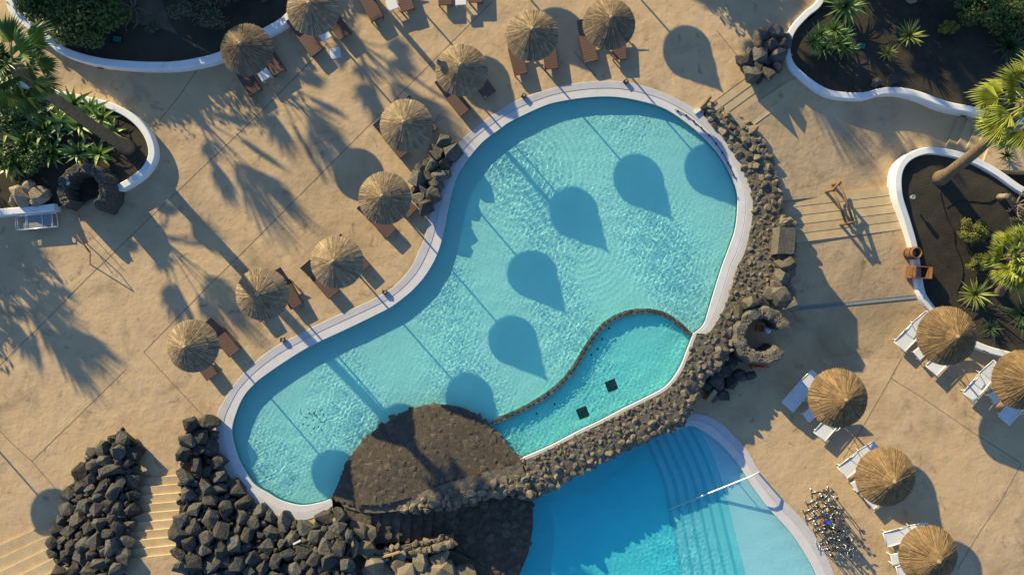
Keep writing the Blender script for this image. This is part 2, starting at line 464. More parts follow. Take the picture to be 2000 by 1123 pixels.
# ------------------------------------------------------------------ stairs
def stairs(name, lines, z0, dz, zb, mat, label, last=None):
    """lines: list of ((x,y),(x,y)) front edge lines; step k lies between line k and k+1 at z0+k*dz; each step is a block of its own"""
    c = W(*lines[0][0], z0)
    t = thing(name, label, 'stairs', (c.x, c.y, z0))
    for k in range(len(lines) - 1):
        z = z0 + k * dz
        (p, q), (r, s) = lines[k], lines[k + 1]
        P = [W(*x, z) for x in (p, q, s, r)]
        n = len(P)
        if sum(P[i].x * P[(i + 1) % n].y - P[(i + 1) % n].x * P[i].y for i in range(n)) < 0: P.reverse()
        lo = [Vector((v.x, v.y, zb)) for v in P]
        # small chamfer on the upper edges
        cen = sum(P, Vector()) / 4
        up = [Vector((v.x, v.y, z)) + (cen - v).normalized() * .03 for v in P]
        mid = [Vector((v.x, v.y, z - .02)) for v in P]
        vv = [v - c for v in up + mid + lo]
        ff = [(0, 1, 2, 3)] + [(4 + i, 4 + (i + 1) % 4, (i + 1) % 4, i) for i in range(4)] + [(8 + i, 8 + (i + 1) % 4, 4 + (i + 1) % 4, 4 + i) for i in range(4)]
        MB().add(vv, ff).build('step', mat, t)
    return t
def lerp2(a, b, t): return (a[0] + (b[0] - a[0]) * t, a[1] + (b[1] - a[1]) * t)
def lines_between(A, B, n): return [(lerp2(A[0], B[0], k / n), lerp2(A[1], B[1], k / n)) for k in range(n + 1)]
# flight from the pool deck down towards the path, between boulders and pool wall
stairs('concrete_stairs', lines_between(((1376, 212), (1534, 98)), ((1440, 268), (1612, 142)), 5), -.012, -.020, -1.2, M['stair'], 'sand coloured steps beside the boulders above the pool end')
# flight from the path down to the lower deck
stairs('concrete_stairs', lines_between(((1480, 394), (1758, 362)), ((1490, 482), (1790, 444)), 5), -.590, -.016, -1.9, M['stair'], 'wide sand coloured steps under the wooden handrail')
# small flight rising between the two planters
stairs('concrete_stairs', lines_between(((1838, 310), (1875, 225)), ((1916, 330), (1950, 235)), 4), -.60, .13, -1.3, M['stair'], 'small steps climbing between the two white walled planters')
prism('landing', [(1916, 330), (1950, 235), (2700, 235), (2700, 360)], -.06, -1.2, M['deck'])['kind'] = 'structure'
# flight rising between the two rock mounds
A, B = ((225, 937), (362, 927)), ((215, 1094), (362, 1079))
stairs('concrete_stairs', lines_between(A, B, 9), .14, .14, -.1, M['stair'], 'sand coloured steps rising between two piles of black rock')
prism('landing', [(215, 1094), (362, 1079), (362, 1500), (215, 1500)], 1.40, -.1, M['deck'])['kind'] = 'structure'
stairs('concrete_stairs', lines_between(((-70, 1095), (112, 1013)), ((0, 1195), (140, 1120)), 5), .13, .13, -.1, M['stair'], 'diagonal steps in the corner beyond the leftmost rock pile')

# ------------------------------------------------------------------ pools
def receiver(o): o.cycles.is_caustics_receiver = True; return o

def nearest_rows(inner, outer):
    O = np.array(outer)
    # dense resample of the outer line
    seg = np.hypot(*np.diff(O, axis=0).T); s = np.concatenate([[0], np.cumsum(seg)])
    q = np.linspace(0, s[-1], 2500)
    D = np.stack([np.interp(q, s, O[:, 0]), np.interp(q, s, O[:, 1])], 1)
    idx = []
    last = 0
    n = len(inner)
    for i, p in enumerate(inner):
        lo = last; hi = min(len(D), last + 220)
        j = lo + int(np.argmin(((D[lo:hi] - np.array(p)) ** 2).sum(1)))
        last = j
        idx.append(j)
    idx[0] = 0; idx[-1] = len(D) - 1
    k = np.ones(9) / 9
    idx2 = np.convolve(np.pad(np.array(idx, float), 4, mode='edge'), k, 'valid')
    idx2[0] = idx[0]; idx2[-1] = idx[-1]
    return [tuple(D[int(round(min(j, len(D) - 1)))]) for j in idx2]

def coping(name, inner, outer, z, label, wall_depth):
    t = thing(name, label, 'coping', (0, 0, z))
    O = nearest_rows(inner, outer)
    def row(f, dz):
        return [W(i[0] + (o[0] - i[0]) * f, i[1] + (o[1] - i[1]) * f, z) + Vector((0, 0, dz - z)) for i, o in zip(inner, O)]
    mb = MB()
    rows = [row(.0, -.45), row(0, -.012), row(.012, .0), row(.50, .004)]
    for A_, B_ in zip(rows[:-1], rows[1:]): strip(mb, A_, B_)
    mb.build('inner_band', M['coping'], t)
    mb = MB()
    rows = [row(.50, .004), row(.505, -.006), row(.55, -.006), row(.555, .012)]
    for A_, B_ in zip(rows[:-1], rows[1:]): strip(mb, A_, B_)
    mb.build('gutter', M['coping2'], t)
    mb = MB()
    rows = [row(.555, .012), row(.98, .022), row(1.0, .012), row(1.0, -.2)]
    for A_, B_ in zip(rows[:-1], rows[1:]): strip(mb, A_, B_)
    mb.build('outer_band', M['coping2'], t)
    return t
cp = coping('pool_coping', pin, pout, 0.0, 'white two banded coping around the upper pool', 1.3)

def pool_wall(name, poly, z, depth, mat, parent=None):
    mb = MB()
    top = [W(x, y, z) + Vector((0, 0, -.06)) for x, y in poly]
    bot = [Vector((p.x, p.y, z - depth - .15)) for p in top]
    strip(mb, top, bot, True)
    return receiver(mb.build(name, mat, parent))

def pool_water(name, poly_px, z, spacing, waves, ring=None, calm=None):
    P = np.array([tuple(W(x, y, z))[:2] for x, y in poly_px])
    x0, y0 = P.min(0) - .1; x1, y1 = P.max(0) + .1
    nx, ny = int((x1 - x0) / spacing), int((y1 - y0) / spacing)
    xs = x0 + np.arange(nx) * spacing; ys = y0 + np.arange(ny) * spacing
    X, Y = np.meshgrid(xs, ys)
    r = np.random.default_rng(11)
    Z = np.zeros_like(X)
    # slow amplitude patches make calm and lively water
    patch = np.zeros_like(X)
    for i in range(7):
        a = r.uniform(0, 6.28); k = 2 * math.pi / r.uniform(5, 11)
        patch += np.sin(k * (X * math.cos(a) + Y * math.sin(a)) + r.uniform(0, 6.28))
    patch = np.clip(.85 + .24 * patch, .3, 1.5)
    for (n, l0, l1, s, a0, da) in waves:
        for i in range(n):
            lam = r.uniform(l0, l1); k = 2 * math.pi / lam; a = a0 + r.uniform(-da, da)
            ph = .6 * np.sin(X * r.uniform(.2, .6) + r.uniform(0, 6)) + .6 * np.sin(Y * r.uniform(.2, .6) + r.uniform(0, 6))
            Z += s * lam * np.sin(k * (X * math.cos(a) + Y * math.sin(a)) + ph * 2 + r.uniform(0, 6.28))
    Z *= patch
    if ring:
        for (rx, ry, lam, amp, fall) in ring:
            c = W(rx, ry, z); d = np.hypot(X - c.x, Y - c.y)
            Z += amp * np.sin(2 * math.pi * d / lam) * np.exp(-(d / fall) ** 2)
    if calm is not None: Z *= calm(X, Y)
    sx = X[:-1, :-1] + spacing / 2; sy = Y[:-1, :-1] + spacing / 2
    keep = inside(P, sx, sy) | (dist_poly(P, sx, sy) < .10)
    idx = np.arange(nx * ny).reshape(ny, nx)
    F = np.stack([idx[:-1, :-1], idx[:-1, 1:], idx[1:, 1:], idx[1:, :-1]], -1)[keep]
    used, inv = np.unique(F, return_inverse=True)
    V = np.stack([X.ravel(), Y.ravel(), Z.ravel() + z], -1)[used]
    F = inv.reshape(-1, 4)
    me = bpy.data.meshes.new(name)
    me.vertices.add(len(V)); me.vertices.foreach_set('co', V.astype(np.float32).ravel())
    me.loops.add(F.size); me.loops.foreach_set('vertex_index', F.astype(np.int32).ravel())
    me.polygons.add(len(F)); me.polygons.foreach_set('loop_start', (np.arange(len(F)) * 4).astype(np.int32))
    me.polygons.foreach_set('use_smooth', np.ones(len(F), bool))
    me.update(calc_edges=True); me.validate()
    me.materials.append(M['water'])
    o = link(name, me)
    o.cycles.is_caustics_caster = True
    return tag(o, kind='structure')

dcur_px = spline(DIVIDER, 6)
UD = .40      # upper pool depth below its water
ZW = -.08
fl = receiver(tag(sheet('pool_floor', pool_poly, ZW - UD, M['tile'], zmeas=0.0), kind='structure'))
tag(pool_wall('pool_wall', pool_poly, 0.0, UD, M['tile2']), kind='structure')
spa_px = dcur_px + rim[::-1] + [(1010, 890), (997, 877), (980, 858), (967, 843)]
receiver(tag(sheet('spa_floor', spa_px, ZW - UD + .008, M['spa'], zmeas=0.0), kind='structure'))
WAVES = [(34, .13, .32, .00125, 0, 3.2), (12, .35, .6, .0010, 0, 3.2), (14, .7, 1.5, .0014, 1.9, .9)]
pool_water('pool_water', pool_poly, ZW, .038, WAVES, ring=[(1005, 318, .34, .0030, 3.4), (1130, 470, .30, .0016, 3.0), (1330, 560, .30, .0018, 2.4)])

# spa divider: a curved stone kerb just breaking the surface
dv = thing('spa_divider', 'curved dark stone kerb dividing the small spa basin from the pool', 'kerb', (0, 0, 0))
dcur = spline(DIVIDER, 6)
dw = [W(x, y, -.1) for x, y in dcur]
receiver(profile_sweep([Vector((p.x, p.y, 0)) for p in dw], [(-.115, -.6), (-.115, -.10), (.115, -.10), (.115, -.6)]).build('core', M['tile2'], dv))
seg_mesh = []
acc = 0.0
pts = [Vector((p.x, p.y, -.06)) for p in dw]
cum = [0]
for i in range(1, len(pts)): cum.append(cum[-1] + (pts[i] - pts[i - 1]).length)
nst = int(cum[-1] / .30)
def along(s):
    for i in range(1, len(pts)):
        if cum[i] >= s:
            t = (s - cum[i - 1]) / max(1e-6, cum[i] - cum[i - 1]); return pts[i - 1].lerp(pts[i], t), (pts[i] - pts[i - 1]).normalized()
    return pts[-1], (pts[-1] - pts[-2]).normalized()
kerb_meshes = []
for v in range(4):
    mb = MB()
    x, y, z = .135, .058 + .006 * v, .055
    mb.add([(-x,-y,-z),(x,-y,-z),(x,y,-z),(-x,y,-z),(-x+.02,-y+.012,z),(x-.015,-y+.014,z*.85),(x-.02,y-.012,z),(-x+.014,y-.015,z*.9)], [(3,2,1,0),(4,5,6,7),(0,1,5,4),(1,2,6,5),(2,3,7,6),(3,0,4,7)])
    kerb_meshes.append(mb.mesh('kerb_stone', M['lava']))
for k in range(nst):
    for side in (-1, 1):
        p, d = along((k + .5 + .25 * side) * cum[-1] / nst)
        nrm = Vector((-d.y, d.x, 0))
        o = link('kerb_stone', kerb_meshes[(k * 2 + (side > 0)) % 4], dv, p + nrm * .066 * side)
        o.rotation_euler = (0, 0, math.atan2(d.y, d.x) + random.uniform(-.06, .06))
        o.scale = (1, 1, random.uniform(.85, 1.1))

# white rim of the spa against the rubble wall
rw = [Vector((p.x, p.y, 0)) for p in (W(x, y, 0.0) for x, y in rim)]
tag(profile_sweep(rw, [(-.10, -.5), (-.10, .03), (.06, .045), (.06, -.5)]).build('spa_kerb', M['white']), 'thin white rim of the spa basin along the rubble wall', 'kerb')

for px, py, lab in ((1194, 752, 'dark square drain cover in the spa basin nearer the rubble wall corner'), (1138, 805, 'dark square drain cover in the spa basin nearer the brown roof')):
    t = thing('floor_drain', lab, 'drain', W(px, py, 0.0) + Vector((0, 0, ZW - UD)), R(22))
    t.location.x *= 1.011; t.location.y *= 1.011
    receiver(MB().box((0, 0, .01), (.56, .56, .03)).build('frame', M['drain'], t))
    gb = MB()
    for k in range(9): gb.box((0, -.22 + k * .055, .03), (.5, .028, .012))
    receiver(gb.build('grille', M['drain'], t))
dots = [(1190,641),(1176,662),(1167,681),(1155,692),(1083,789),(1048,807)]
for i, (px, py) in enumerate(dots):
    p = W(px, py, 0.0) * 1.011; p.z = ZW - UD
    o = MB().lathe([(.05, .0), (.05, .02), (.03, .03), (.0, .03)], 10).build('water_jet', M['black'], None, True, p)
    receiver(o); tag(o, 'small dark water jet on the spa floor below the stone kerb', 'jet', 'dark jets on the spa floor')
t = thing('leaf_litter', 'scatter of small dark leaves sunk on the shallow end floor', 'leaf litter', W(610, 822, 0).xy.to_3d() + Vector((0, 0, ZW - UD)))
mb = MB()
for k in range(34):
    x, y = random.gauss(0, .36), random.gauss(0, .36)
    a = random.uniform(0, 6.28); l = random.uniform(.03, .09)
    mb.add([(x - l * math.cos(a), y - l * math.sin(a), .01), (x + .03 * math.sin(a), y - .03 * math.cos(a), .02), (x + l * math.cos(a), y + l * math.sin(a), .012), (x - .03 * math.sin(a), y + .03 * math.cos(a), .018)], [(0, 1, 2, 3)])
receiver(tag(mb.build('leaves', M['litter'], t), kind='stuff'))

# ---- lower pool
low_poly = low_in + [(1500, 1400), (1000, 1400), (975, 1230), (1014, 1123), (1032, 1080), (1041, 1030), (1041, 969), (1030, 940), (1150, 890), (1290, 820)]
coping('pool_coping', low_in, low_out, Z_LOW, 'white curved coping of the lower pool beside the exercise bikes', 1.4)
ZWL = Z_LOW - .09
pool_water('pool_water', low_poly, ZWL, .055, [(22, .18, .4, .0010, 0, 3.2), (12, .7, 1.5, .0012, 1.2, .9)])
tag(receiver(sheet('pool_floor', low_poly, ZWL - .62, M['tile2'], zmeas=Z_LOW)), kind='structure')
tag(pool_wall('pool_wall', low_poly, Z_LOW, .75, M['tile2']), kind='structure')
EDGE_HI = spline([(1352, 820), (1372, 848), (1392, 887), (1412, 940), (1435, 1030), (1450, 1090), (1460, 1140), (1462, 1250), (1440, 1350)], 5)
EDGE_LO = spline([(1255, 840), (1268, 870), (1285, 910), (1302, 955), (1314, 1020), (1324, 1080), (1332, 1140), (1335, 1250), (1310, 1350)], 5)
us = thing('pool_steps', 'pale blue underwater steps of the lower pool', 'steps', (0, 0, 0))
NST = 6
def wl(p, z): q = W(p[0], p[1], Z_LOW); return Vector((q.x, q.y, z))
for k in range(NST):
    z = ZWL - .21 - k * .07
    f0, f1 = k / NST, (k + 1) / NST
    A_ = [lerp2(h, l, f0) for h, l in zip(EDGE_HI, EDGE_LO)]; B_ = [lerp2(h, l, f1) for h, l in zip(EDGE_HI, EDGE_LO)]
    mb = MB()
    strip(mb, [wl(p, z) for p in B_], [wl(p, z) for p in A_])
    strip(mb, [wl(p, ZWL - .65) for p in B_], [wl(p, z) for p in B_])
    sp_ = receiver(mb.build('step', M['stepblue'], us))
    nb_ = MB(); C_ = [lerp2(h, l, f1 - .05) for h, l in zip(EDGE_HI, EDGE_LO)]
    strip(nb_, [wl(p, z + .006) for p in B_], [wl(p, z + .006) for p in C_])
    o = receiver(nb_.build('edge_shade', M['edge_shade'], sp_))  # thin strip that colours the shade line onto the step edge
sh = [wl(p, 0) for p in EDGE_HI]
shelf_px = EDGE_HI + [(1500, 1360), (1580, 1290), (1630, 1240), (1640, 1180), (1620, 1110), (1590, 1065), (1550, 1030), (1500, 972), (1465, 925), (1430, 880), (1390, 840), (1360, 820)]
mb = MB(); pp = [wl(p, ZWL - .14) for p in shelf_px]
tri = tessellate_polygon([pp]); mb.add(pp, tri)
me = mb.mesh('shelf', M['shelf']); o = link('shelf', me, us); receiver(o)
mb = MB(); strip(mb, [wl(p, ZWL - .65) for p in EDGE_HI], [wl(p, ZWL - .14) for p in EDGE_HI]); receiver(mb.build('shelf_riser', M['tile2'], us))

# handrail running down into the lower pool
hr = thing('pool_handrail', 'white handrail reaching from the coping down the steps of the lower pool', 'handrail', W(1480, 924, Z_LOW))
def hp(px, py, z): q = W(px, py, z) - hr.location; return q
receiver(MB().tube([hp(1482, 923, Z_LOW), hp(1484, 921, -.55), hp(1474, 926, -.45), hp(1463, 931, -.45), hp(1380, 964, -1.32), hp(1345, 977, -1.50), hp(1312, 990, -1.72), hp(1306, 992, -1.78), hp(1306, 992, -2.0)], .045, 10).build('rail', M['alu'], hr, True))
for q in ((1440, 940, -.68), (1372, 967, -1.35)):
    receiver(MB().tube([hp(q[0], q[1], q[2]), hp(q[0], q[1], -2.0)], .025, 8).build('post', M['alu'], hr, True))

# ------------------------------------------------------------------ stones
def rock_mesh(name, mat, seed, flat=.7, n=15, boxy=.5):
    r = random.Random(seed)
    bm = bmesh.new()
    for i in range(n):
        d = Vector((r.gauss(0, 1), r.gauss(0, 1), r.gauss(0, 1))).normalized()
        mx = max(abs(d.x), abs(d.y), abs(d.z))
        d = d.lerp(d / mx, boxy) * r.uniform(.82, 1.05)
        bm.verts.new((d.x * .5, d.y * .5 * r.uniform(.8, 1), d.z * .5 * flat))
    res = bmesh.ops.convex_hull(bm, input=bm.verts)
    bmesh.ops.delete(bm, geom=[v for v in bm.verts if not v.link_faces], context='VERTS')
    bmesh.ops.recalc_face_normals(bm, faces=bm.faces)
    me = bpy.data.meshes.new(name); bm.to_mesh(me); bm.free()
    me.materials.append(mat)
    return me
LAVA = [rock_mesh('rock', M['lava'], s, .8, 19, .5) for s in range(18)]
RUB = [rock_mesh('stone', M['rubble'], 50 + s, .75, 20, .4) for s in range(14)]
GREY = [rock_mesh('boulder', M['greystone'], 150 + s, .8, 20, .45) for s in range(8)]
COB = [rock_mesh('cobble', M['cobble'], 90 + s, .5, 16, .55) for s in range(12)]

def poisson(poly, rmin, rmax, tries=9000, seed=3, sizer=None):
    r = np.random.default_rng(seed)
    P = np.array(poly); x0, y0 = P.min(0); x1, y1 = P.max(0)
    C = np.stack([r.uniform(x0, x1, tries), r.uniform(y0, y1, tries)], 1)
    C = C[inside(poly, C[:, 0], C[:, 1])]
    rad = r.uniform(0, 1, len(C)) ** 2.0 * (rmax - rmin) + rmin
    o = np.argsort(-rad) if sizer is None else np.arange(len(C))
    out = []
    K = np.zeros((0, 2)); KR = np.zeros(0)
    for i in o:
        s = rad[i] if sizer is None else sizer(*C[i])
        if len(K) and (np.hypot(K[:, 0] - C[i, 0], K[:, 1] - C[i, 1]) < (KR + s) * .86).any(): continue
        K = np.vstack([K, C[i]]); KR = np.append(KR, s); out.append((C[i, 0], C[i, 1], s))
    return out

def scatter(parent, name, meshes, spots, zfun, limit=300, tilt=.5, sink=.25, scale=1.12, zs=(.7, 1.1), rest='loose_stones', rot=None):
    spots = sorted(spots, key=lambda s: -s[2])
    rest_v = []; rest_f = []; nb = 0
    r = random.Random(len(spots))
    for i, (x, y, s) in enumerate(spots):
        z = zfun(x, y)
        d = 2 * s / 38.0 * scale
        me = meshes[i % len(meshes)]
        sx, sy, sz = d * r.uniform(.9, 1.25), d * r.uniform(.85, 1.1), d * r.uniform(*zs)
        loc = W(x, y, z) + Vector((0, 0, sz * (.35 - sink)))
        eul = Euler((r.uniform(-tilt, tilt), r.uniform(-tilt, tilt), r.uniform(0, 6.28)))
        if i < limit:
            o = link(name, me, parent, loc - parent.location)
            o.rotation_euler = eul; o.scale = (sx, sy, sz)
        else:
            co = np.empty(len(me.vertices) * 3, np.float32); me.vertices.foreach_get('co', co)
            mt = np.array(eul.to_matrix()) @ np.diag([sx, sy, sz])
            co = co.reshape(-1, 3) @ mt.T + np.array(loc - parent.location)
            rest_v.append(co)
            rest_f += [tuple(v + nb for v in p.vertices) for p in me.polygons]; nb += len(co)
    if rest_v:
        me = bpy.data.meshes.new(rest); me.from_pydata(np.concatenate(rest_v).tolist(), [], rest_f)
        me.materials.append(meshes[0].materials[0])
        tag(link(rest, me, parent), kind='stuff')

def patch(name, poly, zfun, step, mat, parent, smooth=True):
    """bumpy surface over a pixel polygon, heights from zfun; border vertices slide onto the outline"""
    P = np.array(poly); x0, y0 = P.min(0) - step; x1, y1 = P.max(0) + step
    xs = np.arange(x0, x1, step); ys = np.arange(y0, y1, step)
    X, Y = np.meshgrid(xs, ys)
    ok = inside(poly, X, Y).astype(int)
    Q = np.roll(P, -1, 0)
    def snap(x, y):
        ab = Q - P; L = (ab ** 2).sum(1) + 1e-9
        t = np.clip(((x - P[:, 0]) * ab[:, 0] + (y - P[:, 1]) * ab[:, 1]) / L, 0, 1)
        c = P + ab * t[:, None]
        k = int(np.argmin((c[:, 0] - x) ** 2 + (c[:, 1] - y) ** 2))
        return float(c[k, 0]), float(c[k, 1])
    mb = MB(); idx = {}
    for j in range(len(ys) - 1):
        for i in range(len(xs) - 1):
            if ok[j, i] + ok[j, i + 1] + ok[j + 1, i] + ok[j + 1, i + 1] >= 1:
                q = []
                for (a, b) in ((j, i), (j + 1, i), (j + 1, i + 1), (j, i + 1)):
                    if (a, b) not in idx:
                        idx[(a, b)] = len(mb.v)
                        x, y = (xs[b], ys[a]) if ok[a, b] else snap(xs[b], ys[a])
                        mb.v.append(tuple(W(x, y, zfun(x, y)) - parent.location))
                    q.append(idx[(a, b)])
                mb.f.append(tuple(q)); mb.tone.append(.5); mb.mi.append(0)
    return mb.build(name, mat, parent, smooth)

def hnoise(x, y, s=1.0):
    return (math.sin(x * .11 * s + 1.3) * math.cos(y * .13 * s + .4) + .6 * math.sin(x * .27 * s - y * .21 * s) + .4 * math.cos(x * .05 * s + y * .31 * s)) / 2

# ---- rubble wall between the upper pool and the lower terrace
wall_out = spline(WALL_OUT, 3)
i1 = min(range(len(pout)), key=lambda i: (pout[i][0] - 1380) ** 2 + (pout[i][1] - 234) ** 2)
right_out = [p for p in pout[:i1 + 1]][::-1]                  # pool side, going down
rim_dn = [(x + 3, y + 4) for x, y in rim[::-1]]                # spa rim, going down to the corner
ridge_top = spline([(1017, 899), (1000, 908), (925, 927), (875, 942), (832, 957), (800, 971), (750, 983), (712, 985), (662, 977)], 3)
ridge_bot = spline([(672, 990), (712, 1000), (750, 1000), (812, 992), (875, 986), (925, 976), (1000, 961), (1041, 968)], 3)
wall_poly = right_out + rim_dn + wall_out[::-1]
def zwall(x, y):
    z = .03
    d = float(dist_poly(wall_out, np.array([x]), np.array([y]), False)[0])
    if y > 480: z += .16 * min(1, (y - 480) / 150)
    e = min(d, 40) / 40
    return z + .10 * e + .05 * hnoise(x, y, 1.6) - .12 * max(0, 1 - d / 10)
wall = thing('rubble_wall', 'broad curved brown rubble wall holding up the pool end', 'stone wall', W(1480, 480, Z_LOW))
o = prism('core', wall_poly, -.10, -3.1, M['mortar'], None); o.parent = wall; o.location = -wall.location
patch('mortar_bed', wall_poly, lambda x, y: zwall(x, y) - .02, 6, M['mortar'], wall)
def wsize(x, y):
    d = float(dist_poly(wall_out, np.array([x]), np.array([y]), False)[0])
    base = 6.6 if d < 30 else 4.2
    if y < 330: base = 6.5
    return base * (0.75 + .6 * random.random())
RINGC = (1492, 655)
def off_ring(q): return math.hypot(q[0] - RINGC[0], q[1] - RINGC[1]) > 66
sp = [q for q in poisson(wall_poly, 4, 10, 24000, 5, wsize) if off_ring(q)]
# stones hanging down the outer face
scatter(wall, 'stone', RUB, sp, lambda x, y: zwall(x, y) - .04, 300, .4, .30, 1.15, (.45, .85), 'small_rubble')
edge = []
for (x, y) in wall_out[::1]:
    for k in range(2): edge.append((x + random.uniform(-9, -2), y + random.uniform(-8, -1), random.uniform(5, 8)))
edge = [q for q in edge if off_ring(q)]
scatter(wall, 'stone', RUB, edge, lambda x, y: random.uniform(-.45, -.05), 0, .6, .1, 1.2, (.7, 1.1), 'edge_stones')
# squared block and larger boulders on the wall
t = thing('stone_block', 'large squared grey stone block on the outer edge of the rubble wall', 'stone block', W(1534, 470, .75), R(-4))
mb = MB(); mb.add([(-.47,-.72,-1.8),(.47,-.68,-1.8),(.45,.72,-1.8),(-.45,.70,-1.8),(-.44,-.69,.22),(.44,-.63,.12),(.42,.68,.16),(-.42,.66,.28)], [(3,2,1,0),(4,5,6,7),(0,1,5,4),(1,2,6,5),(2,3,7,6),(3,0,4,7)])
mb.build('block', M['greystone'], t)
bo = [(1532,515,15),(1526,540,15),(1520,578,17),(1540,592,13),(1500,572,12),(1515,555,10),(1465,590,12),(1440,610,12)]
grp = thing('boulder_row', 'row of bigger grey boulders on the wall above the stone shower', 'boulders', W(1525, 560, Z_LOW))
scatter(grp, 'boulder', GREY, bo, lambda x, y: .45 if x > 1505 else .15, 300, .3, .2, 1.3, (.9, 1.3))
scatter(grp, 'boulder', GREY, [(1528, 505, 14), (1530, 530, 15), (1524, 556, 14), (1520, 585, 15), (1540, 575, 12)], lambda x, y: .05, 300, .3, .2, 1.3, (1.0, 1.4))
dk = [(1412,722,16),(1428,704,12),(1400,745,16),(1425,745,15),(1444,734,13),(1464,732,11),(1392,768,14),(1410,770,12),(1378,752,12)]
grp = thing('boulder_cluster', 'shaded dark boulders at the foot of the stone shower by the lower deck', 'boulders', W(1425, 735, Z_LOW))
scatter(grp, 'boulder', LAVA, dk, lambda x, y: -1.1 + .012 * max(0, 745 - y), 300, .4, .2, 1.25, (.8, 1.2))
t = thing('sandstone_slab', 'short pale sandstone slab against the wall foot near the lower pool', 'stone slab', W(1383, 769, Z_LOW), R(52))
MB().box((0, 0, .35), (.72, .22, .7)).build('slab', M['plank'], t)

# ---- brown cobbled roof that bulges into the pool
roof_poly = arc + ridge_top[1:]
arc_np = arc
def zroof(x, y):
    d = float(dist_poly(arc, np.array([x]), np.array([y]), False)[0])
    return .05 + .16 * min(1, d / 70) + .03 * hnoise(x, y, 2.0)
roof = thing('cobbled_roof', 'brown cobbled half round roof bulging into the pool', 'roof', W(840, 890, 0))
o = prism('slab', roof_poly, .03, -1.7, M['cobblebed'], None); o.parent = roof; o.location = -roof.location
patch('cobble_bed', roof_poly, lambda x, y: zroof(x, y) - .01, 7, M['cobblebed'], roof)
sp = poisson(roof_poly, 4.2, 7.4, 16000, 8)
scatter(roof, 'cobble', COB, sp, lambda x, y: zroof(x, y) - .03, 300, .08, .36, 1.25, (.26, .42), 'small_cobbles')
# rim line of pale plaster along the roof's water edge
profile_sweep([W(x, y, .0) + Vector((0, 0, -.02)) - roof.location for x, y in arc], [(-.05, -.3), (-.05, .05), (.03, .05), (.03, -.3)]).build('edge_trim', M['mortar'], roof)

# ---- ridge wall along the roof's lower edge
ridge_poly = ridge_top[::-1] + [(1041, 968)] + ridge_bot[::-1]
def zridge(x, y):
    t = min(1, max(0, (x - 770) / 90))
    return .05 + .28 * t + .05 * hnoise(x, y, 2.2)
ridge = thing('ridge_wall', 'pale brown rubble ridge along the lower edge of the cobbled roof', 'stone wall', W(860, 972, Z_LOW))
o = prism('core', ridge_poly, .0, -3.1, M['mortar'], None); o.parent = ridge; o.location = -ridge.location
patch('mortar_bed', ridge_poly, zridge, 5, M['mortar'], ridge)
rs = [s for s in poisson(ridge_poly, 4, 8, 5000, 9) if s[1] > np.interp(s[0], [660, 800, 1000, 1040], [985, 980, 925, 930]) and s[0] > 790]
scatter(ridge, 'stone', RUB, rs, lambda x, y: zridge(x, y) - .06, 300, .4, .2, 1.15, (.6, 1.0))
re_ = [(x + random.uniform(-4, 4), y + random.uniform(-3, 3), random.uniform(6, 9)) for x, y in ridge_bot[8:] for k in range(2)]
scatter(ridge, 'stone', RUB, re_, lambda x, y: random.uniform(-.35, .12), 300, .5, .1, 1.2, (.8, 1.2))

# ---- sunken stone yard beside the lower pool, steps leading down into it
yard = tag(sheet('sunken_yard', [(648, 984), (1041, 968), (1041, 1030), (1032, 1080), (1014, 1123), (975, 1230), (1000, 1400), (1000, 1500), (640, 1500)], -1.32, M['cobblebed'], zmeas=Z_LOW), kind='structure')
sp = poisson([(885, 990), (1037, 975), (1037, 1030), (1028, 1080), (1010, 1123), (985, 1180), (880, 1180), (885, 1080)], 7, 10, 6000, 12)
for (x, y, s) in sp[:300]:
    o = link('cobble', COB[int(x) % 12], yard, W(x, y, -1.32) + Vector((0, 0, .0)))
    d = 2 * s / 38 * 1.12
    o.scale = (d, d * random.uniform(.8, 1), d * .45); o.rotation_euler = (random.uniform(-.08, .08), random.uniform(-.08, .08), random.uniform(0, 6))
st = thing('cobbled_steps', 'brown cobbled steps going down into the shaded yard below the ridge', 'steps', W(790, 1025, -1.32))
xs_ = [676, 724, 742, 764, 783, 804, 826, 846, 866, 890]
for k in range(len(xs_) - 1):
    z = -.02 - k * .15
    q = [(xs_[k], 992 + .02 * k), (xs_[k + 1], 992), (xs_[k + 1] - 4, 1062 - .05 * (xs_[k + 1] - 700)), (xs_[k] - 4, 1062 - .05 * (xs_[k] - 700))]
    if k == 0: q[2] = (q[2][0], 1052); q[3] = (690, 1045)
    o = prism('step', q, z, -1.5, M['cobble'], None); o.parent = st; o.location = -st.location
    for (x, y, s) in poisson(q, 5.5, 7, 500, 20 + k):
        o = link('cobble', COB[int(x + y) % 12], st, W(x, y, z) - st.location + Vector((0, 0, -.02)))
        d = 2 * s / 38 * 1.1
        o.scale = (d, d * random.uniform(.85, 1), d * .4); o.rotation_euler = (0, 0, random.uniform(0, 6))
